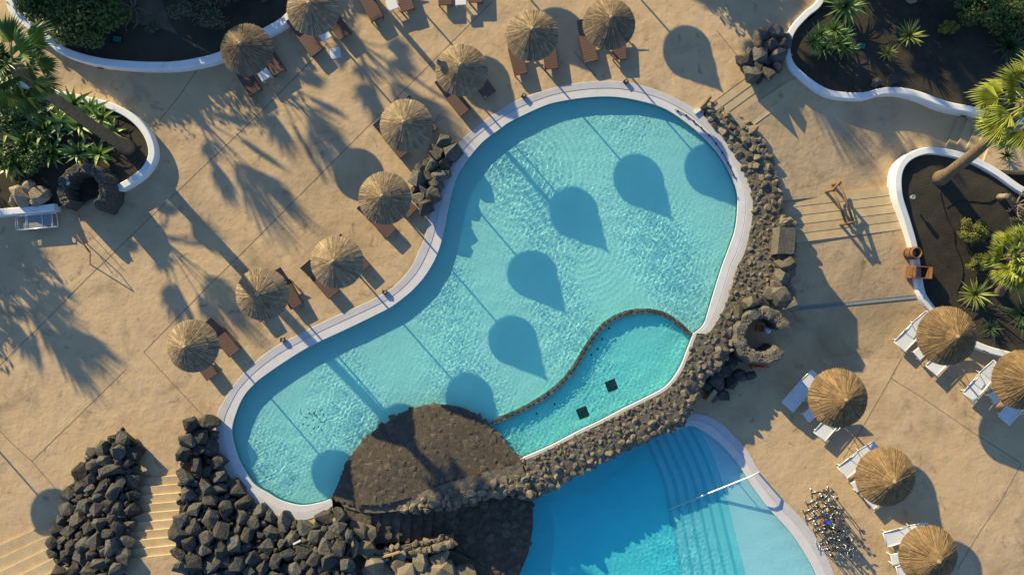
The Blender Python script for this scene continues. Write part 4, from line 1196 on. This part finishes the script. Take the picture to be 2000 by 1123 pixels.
for x, y, where in LG:
    t = thing('coping_light', 'small black square spotlight ' + where, 'spotlight', W(x, y, .05), random.uniform(0, 1))
    MB().box((0, 0, .06), (.24, .20, .12)).build('housing', M['black'], t)
    MB().box((.03, 0, .125), (.12, .12, .02)).build('lens', M['grate'], t)
c_ = spline([(1318, 214), (1340, 225), (1362, 243), (1385, 264), (1405, 289), (1422, 318), (1436, 350)], 6)
t = thing('lane_rope', 'thin dark rope of small floats lying on the coping beside the rubble wall', 'rope', W(*c_[20], .03))
MB().tube([W(x, y, .05) - t.location for x, y in c_], .018, 6).build('cord', M['black'], t)
for k in range(2, len(c_), 4):
    o = MB().lathe([(0, -.05), (.05, -.03), (.06, 0), (.05, .03), (0, .05)], 8).build('float', M['black'], t, True, W(*c_[k], .06) - t.location)
t = thing('steel_handrail', 'thin dark hoop handrail on the deck below the metal lounger frame', 'handrail', W(160, 478, 0))
MB().tube([W(150, 458, 0) - t.location, W(150, 458, .85) - t.location, W(176, 492, .85) - t.location, W(176, 516, .0) - t.location], .025, 8).build('hoop', M['rust'], t, True)
MB().tube([W(152, 462, .45) - t.location, W(174, 492, .45) - t.location], .02, 8).build('mid_bar', M['rust'], t, True)

# ------------------------------------------------------------------ pool exercise bikes
def bike():
    t = thing('pool_exercise_bike', '', 'exercise bike')
    mb = MB()
    mb.tube([(-.5, -.28, .03), (-.5, .28, .03)], .025, 6).tube([(.5, -.28, .03), (.5, .28, .03)], .025, 6).tube([(-.5, 0, .03), (.5, 0, .03)], .025, 6)
    mb.build('base', M['chrome'], t, True)
    mb = MB()
    mb.tube([(-.35, 0, .03), (-.22, 0, .95)], .028, 6).tube([(.4, 0, .03), (.28, 0, 1.05)], .028, 6).tube([(-.3, 0, .4), (.34, 0, .5)], .028, 6).tube([(-.26, 0, .7), (.0, 0, .3), (.32, 0, .75)], .022, 6)
    mb.build('frame', M['chrome'], t, True)
    MB().lathe([(0, -.04), (.07, -.02), (.09, .02), (.06, .05), (0, .06)], 12).build('saddle', M['black'], t, True, (-.22, 0, .98))
    mb = MB(); mb.tube([(.28, -.24, 1.12), (.30, -.1, 1.05), (.30, .1, 1.05), (.28, .24, 1.12)], .02, 6)
    h = mb.build('handlebar', M['chrome'], t, True)
    for y in (-.26, .26): MB().tube([(.26, y, 1.12), (.42, y, 1.14)], .032, 6).build('grip', M['black'], h, True)
    MB().tube([(.02, -.16, .36), (.02, .16, .36)], .02, 6).build('crank', M['chrome'], t, True)
    for y in (-.2, .2): MB().box((.02 + y * .4, y, .36 + y * .4), (.16, .09, .03)).build('pedal', M['rust'] if y > 0 else M['black'], t)
    return t
pb = bike()
GBK = 'chrome exercise bikes crowded beside the lower pool'
bs = []
for k in range(9):
    f = k / 8
    bs.append((1612 + 42 * f, 962 + 112 * f)); 
    if 0 < k < 9: bs.append((1588 + 42 * f, 972 + 108 * f))
for k, (x, y) in enumerate(bs):
    t = pb if k == 0 else copy_tree(pb)
    c = W(x + random.uniform(-7, 7), y + random.uniform(-4, 4), Z_LOW + .5)
    t.location = (c.x, c.y, Z_LOW); t.rotation_euler = (0, 0, R(14) + random.choice([0, 0, 0, math.pi]) + random.uniform(-.55, .55)); t.scale = (.9, .9, .9)
    t['label'] = 'chrome pool exercise bike in the crowded row beside the lower pool'; t['group'] = GBK
t = thing('blue_towel', 'small blue and red cloth lying on the exercise bikes', 'cloth', W(1613, 1020, Z_LOW + 1.0), R(8))
mb = MB()
for i in range(6):
    x0, x1 = -.25 + i * .083, -.25 + (i + 1) * .083
    z0, z1 = .03 * math.sin(i * 1.3), .03 * math.sin((i + 1) * 1.3)
    mb.add([(x0, -.1, z0 - .03), (x1, -.1, z1 - .03), (x1, .1, z1), (x0, .1, z0)], [(0, 1, 2, 3)], mi=0 if i < 2 else 1)
mb.build('cloth', [M['red'], material('blue_cloth', (.03, .08, .45), (.04, .1, .5), scale=6)], t)

# ------------------------------------------------------------------ plants
def fan_frond(mat, seed, L=.95, Rf=.82, n=24, spread=2.5, droop=.22, split=.62):
    """fan palm leaf: petiole along +x, pleated fan with free drooping tips"""
    r = random.Random(seed); mb = MB()
    mb.tube([(0, 0, 0), (L * .5, 0, .06), (L, 0, .0)], [.035, .025, .016], 5, tone=.8)
    for k in range(n):
        a = -spread / 2 + spread * (k + .5) / n
        a += r.uniform(-.03, .03)
        ln = Rf * (1 - .28 * abs(a / (spread / 2)) ** 2) * r.uniform(.9, 1.08)
        da = spread / n * .5
        def P(rr, ang, z): return (L + rr * math.cos(ang), rr * math.sin(ang), z)
        dz = -droop * r.uniform(.6, 1.5)
        up = .035
        vv = [P(.0, a, 0), P(ln * split, a - da, -.03 + dz * .12), P(ln * (split + .04), a, up + dz * .12), P(ln * split, a + da, -.03 + dz * .12), P(ln * .86, a - da * .35, dz * .5), P(ln * .86, a + da * .35, dz * .5), P(ln * 1.03, a + r.uniform(-.06, .06), dz)]
        mb.add(vv, [(0, 1, 2), (0, 2, 3), (1, 4, 2), (2, 5, 3), (2, 4, 6, 5)], tone=min(1, max(0, r.gauss(.5, .22))))
    return mb.mesh('frond', mat)
FAN = [fan_frond(M['fan'], s, .95, .85) for s in range(3)]
FANY = [fan_frond(M['fany'], 10 + s, .9, .8) for s in range(3)]

def palm(bx, by, zb, cx, cy, h, meshes, label, nf=32, group=None, scale=1.0, tr=(.27, .19), seed=1, low=-.9):
    """bx,by: trunk foot in the picture; cx,cy: crown in the picture, h: crown height"""
    r = random.Random(seed)
    b = W(bx, by, zb); c = W(cx, cy, zb + h)
    t = thing('fan_palm', label, 'palm tree', b, 0, group)
    n = 14; pts = []; rad = []
    d = c - b
    for i in range(n + 1):
        f = i / n
        e = f ** 1.25
        pts.append((d.x * e, d.y * e, h * f)); rad.append((tr[0] * (1.45 - .45 * min(1, f * 7)) * (1 - f) + tr[1] * f) * (1 + .03 * math.sin(i * 2.1)))
    MB().tube(pts, rad, 14).build('trunk', M['palmtrunk'], t, True)
    top = Vector(pts[-1])
    MB().lathe([(tr[1] * .8, -.5), (tr[1] * 1.7, -.15), (tr[1] * 1.4, .15), (.05, .4)], 12).build('crown_shaft', M['palmtrunk'], t, True, top)
    for k in range(nf):
        f = k / nf
        el = R(78) * (1 - f) + low * f + r.uniform(-.15, .15)          # upright in the centre, hanging outside
        o = link('frond', meshes[k % len(meshes)], t, top)
        o.rotation_euler = Euler((r.uniform(-.35, .35), -el, k * 2.39996 + r.uniform(-.2, .2)))
        s = scale * r.uniform(.85, 1.1) * (.85 + .25 * math.sin(math.pi * min(1, f + .25)))
        o.scale = (s, s, s)
    return t
palm(250, 288, .2, 30, 135, 8.8, FAN, 'tall fan palm leaning out of the left planter with a long bare trunk', 34, None, 1.12, (.30, .20), 3)
palm(1832, 350, -.35, 2005, 205, 6.6, FANY, 'fan palm leaning over the right planter with yellow green fans', 34, None, 1.4, (.30, .21), 5)
# palms outside the picture whose shadows cross the deck
FANBIG = [fan_frond(M['fan'], 30 + k, 1.1, 1.25, 17, 1.9, .12, .42) for k in range(3)]
OFF = [(91, -354, 5.5, 11), (262, -420, 5.6, 13), (-6, -225, 5.0, 14), (-76, 15, 5.0, 16), (-325, 150, 4.5, 18), (-375, 80, 4.5, 20),
       (1242, -423, 6.0, 21), (1407, -468, 6.0, 22), (1307, -540, 6.0, 23), (1440, -395, 6.0, 25), (1113, -391, 4.5, 26)]
for x, y, h, sd in OFF:
    b = W(x, y, 0); k = FPX / (CAM_H - h)
    palm(x, y, 0, 1000 + b.x * k, 561 - b.y * k, h, FANBIG, 'fan palm standing outside the picture whose shadow falls on the terrace', 14, 'palms beyond the picture', 1.15, (.2, .15), sd, -.45)
# tall post outside the picture
t = thing('lamp_post', 'tall post above the top edge whose shadow crosses the pool', 'lamp post', W(690, -50, 0))
MB().tube([(0, 0, 0), (0, 0, 5.2)], [.15, .11], 10).build('post', M['darkwood'], t, True)
MB().lathe([(.05, 5.15), (.22, 5.2), (.24, 5.4), (.1, 5.55), (0, 5.56)], 14).build('lamp_shade', M['black'], t, True)

def blade(mat, L, w, bend, fold=.25, name='leaf'):
    mb = MB(); n = 5; vv = []
    for i in range(n + 1):
        f = i / n
        x = L * (f - .12 * bend * f * f); z = -bend * L * f * f * .5
        ww = w * .5 * (1 - f ** 2.2) * (.55 + .9 * f * (1 - f) * 2) + .002
        vv += [(x, -ww, z + fold * ww), (x, 0, z), (x, ww, z + fold * ww)]
    ff = []
    for i in range(n):
        a = i * 3
        ff += [(a, a + 3, a + 4, a + 1), (a + 1, a + 4, a + 5, a + 2)]
    mb.add(vv, ff)
    return mb.mesh(name, mat)
BLD = {}
def rosette(px, py, z, n, L, w, mat, label, bend=.5, el0=80, el1=-5, stem=.0, name='yucca_plant', cat='plant', group=None, seed=0, heads=None):
    r = random.Random(seed + int(px))
    key = (mat, round(L, 2), w, bend)
    if key not in BLD: BLD[key] = [blade(M[mat], L, w, bend * b, name='leaf') for b in (.6, 1.0, 1.4)]
    t = thing(name, label, cat, W(px, py, z), 0, group)
    heads = heads or [(0, 0, stem)]
    for (hx, hy, hz) in heads:
        if hz > .05:
            MB().tube([(0, 0, 0), (hx * .6, hy * .6, hz * .55), (hx, hy, hz)], [.11, .09, .08], 8).build('stem', M['palmtrunk'], t, True)
        for k in range(n):
            f = (k + .5) / n
            el = R(el0 + (el1 - el0) * f) + r.uniform(-.12, .12)
            o = link('leaf', BLD[key][k % 3], t, (hx, hy, hz + .06))
            o.rotation_euler = Euler((r.uniform(-.3, .3), -el, k * 2.39996 + r.uniform(-.25, .25)))
            s = r.uniform(.75, 1.1); o.scale = (s, s, s)
    return t

def bush(px, py, z, rx, ry, h, n, leaf, mat, label, name='shrub', cat='shrub', seed=0, clumps=16, group=None):
    r = np.random.default_rng(seed + abs(int(px)))
    t = thing(name, label, cat, W(px, py, z), 0, group)
    # lumpy crown made of leaf clumps
    cc = []
    for i in range(clumps):
        a = r.uniform(0, 6.28); q = math.sqrt(r.uniform(0, 1)) * .8
        cc.append((q * math.cos(a) * rx, q * math.sin(a) * ry, h * (.35 + .5 * r.uniform(0, 1) * (1 - q * q * .6)), r.uniform(.3, .5)))
    mb = MB()
    for i in range(n):
        c = cc[r.integers(len(cc))]
        d = r.normal(0, 1, 3); d /= np.linalg.norm(d)
        rad = c[3] * r.uniform(.55, 1.05)
        p = Vector((c[0] + d[0] * rad * rx * .8, c[1] + d[1] * rad * ry * .8, max(.03, c[2] + d[2] * rad * h * .55)))
        nv = Vector((d[0], d[1], d[2] + .5)).normalized()
        e = nv.to_track_quat('Z', 'Y').to_matrix().to_4x4()
        m = Matrix.Translation(p) @ e @ Euler((r.uniform(-.7, .7), r.uniform(-.7, .7), r.uniform(0, 6.28))).to_matrix().to_4x4()
        s = leaf * r.uniform(.6, 1.25)
        mb.add([(-s * .5, 0, 0), (0, -s * .24, .01), (s * .5, 0, -.015), (0, s * .24, .01)], [(0, 1, 2, 3)], m, tone=float(np.clip(r.normal(.5, .25), 0, 1)))
    mb.build('foliage', M[mat], t)
    st_ = MB()
    for i in range(6):
        c = cc[i % len(cc)]
        st_.tube([(0, 0, 0), (c[0] * .4, c[1] * .4, c[2] * .6), (c[0], c[1], c[2])], [.05, .035, .012], 5)
    st_.build('stems', M['twig'], t, True)
    return t

# upper left planter
bush(175, 38, .28, 2.3, 1.7, 1.9, 6000, .20, 'leaf', 'broad dark green shrub filling the upper left planter', clumps=26, seed=2)
bush(90, 14, .28, 1.2, 1.3, 1.5, 2400, .18, 'leaf', 'dark green shrub in the far upper left corner', clumps=14, seed=3)
bush(405, 22, .28, 1.6, 1.3, 1.4, 3200, .13, 'leafgrey', 'greyish olive shrub in the upper left planter near the parasols', clumps=20, seed=4)
bush(490, -14, .28, 1.2, .9, 1.1, 1400, .13, 'leafgrey', 'thin greyish shrub behind the parasol at the planter end', clumps=12, seed=5)
bush(297, 60, .28, .6, .5, .8, 500, .10, 'leafgrey', 'small pale leafed shrub beside the teal valve lid', clumps=8, seed=6)
def branching(px, py, z, s, label, seed):
    r = random.Random(seed)
    t = thing('bare_shrub', label, 'shrub', W(px, py, z))
    mb = MB()
    for k in range(7):
        a = k * .9 + r.uniform(-.2, .2)
        p = Vector((0, 0, .05)); pts = [p.copy()]
        for j in range(4):
            p = p + Vector((math.cos(a) * .28 * s, math.sin(a) * .28 * s, .13 * s)); a += r.uniform(-.35, .35); pts.append(p.copy())
            if j > 0:
                b_ = a + r.choice([-.8, .8]); mb.tube([p, p + Vector((math.cos(b_) * .3 * s, math.sin(b_) * .3 * s, .12))], [.03, .012], 5)
        mb.tube(pts, [.07, .055, .045, .035, .02], 6)
    mb.build('branches', M['twig'], t, True)
branching(262, 18, .28, 1.0, 'bare branching succulent on pale soil in the upper left planter', 4)
t = thing('soil_patch', 'pale dry soil patch under the bare succulent', 'soil patch', W(255, 15, .28))
patch('soil', spline([(215, -10), (300, -20), (330, 40), (360, 80), (420, 108), (330, 60), (260, 45), (225, 20)], 3), lambda x, y: .295 + .02 * hnoise(x, y), 7, M['sandsoil'], t)
# left planter: broad leaved plants, boulders
def broad(px, py, z, n, L, w, label, seed=0, mat='banana'): return rosette(px, py, z, n, L, w, mat, label, .75, 78, 20, .1, 'broad_leaf_plant', 'plant', 'broad leaved plants in the palm planter', seed)
for i, (x, y, L) in enumerate(((150, 205, 1.1), (185, 218, 1.0), (205, 232, 1.05), (120, 200, .9), (165, 245, 1.2), (130, 240, 1.1), (95, 255, 1.2), (60, 285, 1.3), (110, 300, 1.2), (160, 300, 1.1), (200, 300, 1.0), (30, 320, 1.2), (75, 225, 1.2), (30, 250, 1.3), (225, 262, .8))):
    where = ['under the white wall', 'nearest the top of the wall curve', 'beside the wall bend', 'at the upper end of the planter', 'right of the palm trunk', 'left of the palm trunk', 'in the planter middle', 'in the left of the planter', 'above the stone shower', 'between shower and palm foot', 'beside the palm foot', 'at the left edge', 'under the palm crown', 'below the palm crown at the left edge', 'at the inside of the wall curve'][i]
    broad(x, y, .25, 15, L, .26, 'bright green broad leaved plant ' + where, i, 'banana' if i % 3 else 'yucca')
bush(60, 300, .25, 1.6, 1.4, 1.0, 2200, .22, 'leaf', 'low dark foliage under the palm in the left planter', clumps=16, seed=9)
bush(20, 210, .25, 1.4, 1.4, 1.4, 1800, .24, 'leaf', 'dark foliage at the left edge under the palm crown', clumps=14, seed=10)
h = thing('boulder_heap', 'tan rounded boulders between the stone shower and the short white wall', 'rock pile', W(60, 380, .2))
TB = [rock_mesh('boulder', M['boulder'], 400 + s, .8, 22, .25) for s in range(4)]
scatter(h, 'boulder', TB, [(45, 385, 18), (62, 368, 15), (85, 382, 17), (30, 392, 10), (72, 392, 11)], lambda x, y: .35, 300, .4, .2, 1.25, (.8, 1.1))
# upper right planter
Z_ = -.02
rosette(1640, 22, Z_, 64, 1.25, .12, 'yucca', 'large dark green cycad like rosette at the top of the upper right planter', .6, 75, -5, .5, 'cycad', 'plant')
rosette(1612, 86, Z_, 34, .78, .10, 'yucca', 'many headed green yucca clump near the planter corner', .35, 85, 0, .2, 'yucca_plant', 'plant', heads=[(-.55, .25, .5), (.1, .45, .6), (.6, .2, .5), (-.4, -.45, .55), (.25, -.25, .65), (.75, -.4, .5), (-.85, -.1, .4)])
rosette(1762, 78, Z_, 44, .95, .10, 'yuccay', 'bright yellow green yucca in the middle of the upper right planter', .2, 80, 0, .5, 'yucca_plant', 'plant')
rosette(1728, 106, Z_, 34, .6, .075, 'yuccay', 'small yellow green rosette beside the bright yucca', .4, 80, 0, .1, 'yucca_plant', 'plant')
bush(1845, 62, Z_, .48, .46, .75, 1500, .11, 'leafy', 'round yellow green bush in the upper right planter', clumps=14, seed=12)
bush(1908, 28, Z_, 1.6, 1.3, 1.8, 4000, .17, 'leaf', 'large dark green shrub in the top right corner', clumps=22, seed=13)
bush(1985, 60, Z_, 1.3, 1.5, 1.6, 2400, .18, 'leaf', 'dark shrub at the right edge above the palm fronds', clumps=16, seed=14)
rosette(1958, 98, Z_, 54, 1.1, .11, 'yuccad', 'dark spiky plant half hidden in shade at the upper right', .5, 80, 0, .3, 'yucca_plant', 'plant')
t = thing('pale_boulder', 'pale stone at the top edge of the upper right planter', 'boulder', W(1775, 0, Z_))
o = link('stone', TB[0], t, (0, 0, .2)); o.scale = (.65, .6, .5)
h = thing('boulder_heap', 'dull tan stones between the dark shrubs in the upper right', 'rock pile', W(1965, 40, Z_))
scatter(h, 'boulder', TB, [(1966, 32, 16), (1955, 48, 12), (1974, 14, 12)], lambda x, y: .05, 300, .3, .2, 1.3, (.6, .9))
h = thing('boulder_heap', 'two small dark stones inside the wavy planter wall', 'rock pile', W(1725, 158, Z_))
scatter(h, 'boulder', LAVA, [(1708, 163, 8), (1742, 155, 9)], lambda x, y: .02, 300, .4, .2, 1.3, (.7, 1))
# right planter
bush(1889, 450, zsoil(1889, 450), .92, .68, .85, 3000, .10, 'leafy', 'larger yellow green shrub in the right planter', clumps=24, seed=15)
bush(1904, 511, zsoil(1904, 511), .72, .55, .65, 1800, .10, 'leafy', 'smaller yellow green shrub below the larger one in the right planter', clumps=16, seed=16)
rosette(1897, 573, zsoil(1897, 573), 60, 1.1, .11, 'yuccay', 'green feathery rosette near the brown parasol in the right planter', .5, 70, 0, .15, 'cycad', 'plant')
t = palm(1950, 570, zsoil(1950, 560), 1978, 500, 2.2, FANY, 'short stout palm with upright fans in the right planter', 30, None, 1.15, (.20, .18), 31, -.3)
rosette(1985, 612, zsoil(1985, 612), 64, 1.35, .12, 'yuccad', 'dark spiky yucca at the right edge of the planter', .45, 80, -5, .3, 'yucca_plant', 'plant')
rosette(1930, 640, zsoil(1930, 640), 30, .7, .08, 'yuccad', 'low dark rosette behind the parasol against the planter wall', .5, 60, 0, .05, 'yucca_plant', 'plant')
bush(1990, 430, zsoil(1990, 430), .7, .6, .6, 500, .09, 'leafgrey', 'sparse grey shrub at the right edge of the planter', clumps=9, seed=18)
rosette(1962, 305, -.06, 34, .55, .07, 'yuccad', 'small dark tuft beyond the planter wall under the leaning palm', .5, 75, 0, .05, 'yucca_plant', 'plant')
t = thing('tree_stump', 'small grey stump in the volcanic bed under the palm', 'stump', W(1953, 385, zsoil(1953, 385)))
MB().lathe([(.20, 0), (.15, .2), (.14, .5), (.10, .52), (0, .5)], 12).build('stump', M['boulder'], t, True)
t = thing('garden_spotlight', 'small garden spotlight on the planter wall near the palm foot', 'spotlight', W(1778, 386, .0))
MB().lathe([(.05, 0), (.05, .1), (.10, .12), (.12, .3), (.09, .3), (0, .26)], 12).build('head', M['grate'], t, True)
t = thing('irrigation_hose', 'thin dark irrigation hose winding over the volcanic gravel', 'hose', W(1850, 480, zsoil(1850, 480)))
c_ = spline([(1835, 372), (1848, 420), (1862, 450), (1866, 480), (1878, 510), (1880, 540), (1868, 570)], 5)
MB().tube([W(x, y, zsoil(x, y) + .02) - t.location for x, y in c_], .02, 6).build('hose', M['black'], t, True)
c_ = spline([(1848, 405), (1880, 392), (1925, 395), (1945, 388)], 5)
MB().tube([W(x, y, zsoil(x, y) + .02) - t.location for x, y in c_], .02, 6).build('side_hose', M['black'], t, True)
branching(1985, 400, zsoil(1985, 400), .7, 'bare grey twigs near the stump in the right planter', 8)
# shrubs outside the picture that shade its edges
for i, (x, y, rx, ry, h_, zz) in enumerate(((-170, 330, 2.6, 2.2, 3.0, .2), (-200, 480, 2.2, 2.0, 2.6, 0), (1330, -130, 2.2, 1.6, 2.4, 0), (1700, -110, 3.0, 2.0, 2.6, 0), (1830, -120, 3.0, 2.0, 2.6, 0), (250, -120, 3.4, 2.2, 2.4, .2), (430, -150, 3.0, 2.0, 2.4, .2), (120, -75, 2.4, 1.6, 3.5, .2), (225, -90, 2.4, 1.6, 3.6, .2), (50, -70, 2.0, 1.4, 3.6, .2), (330, -115, 2.4, 1.6, 3.4, .2))):
    bush(x, y, zz, rx, ry, h_, 2600, .3, 'leaf', 'leafy shrub just outside the picture that shades the terrace', clumps=24, seed=60 + i, group='shrubs beyond the picture')
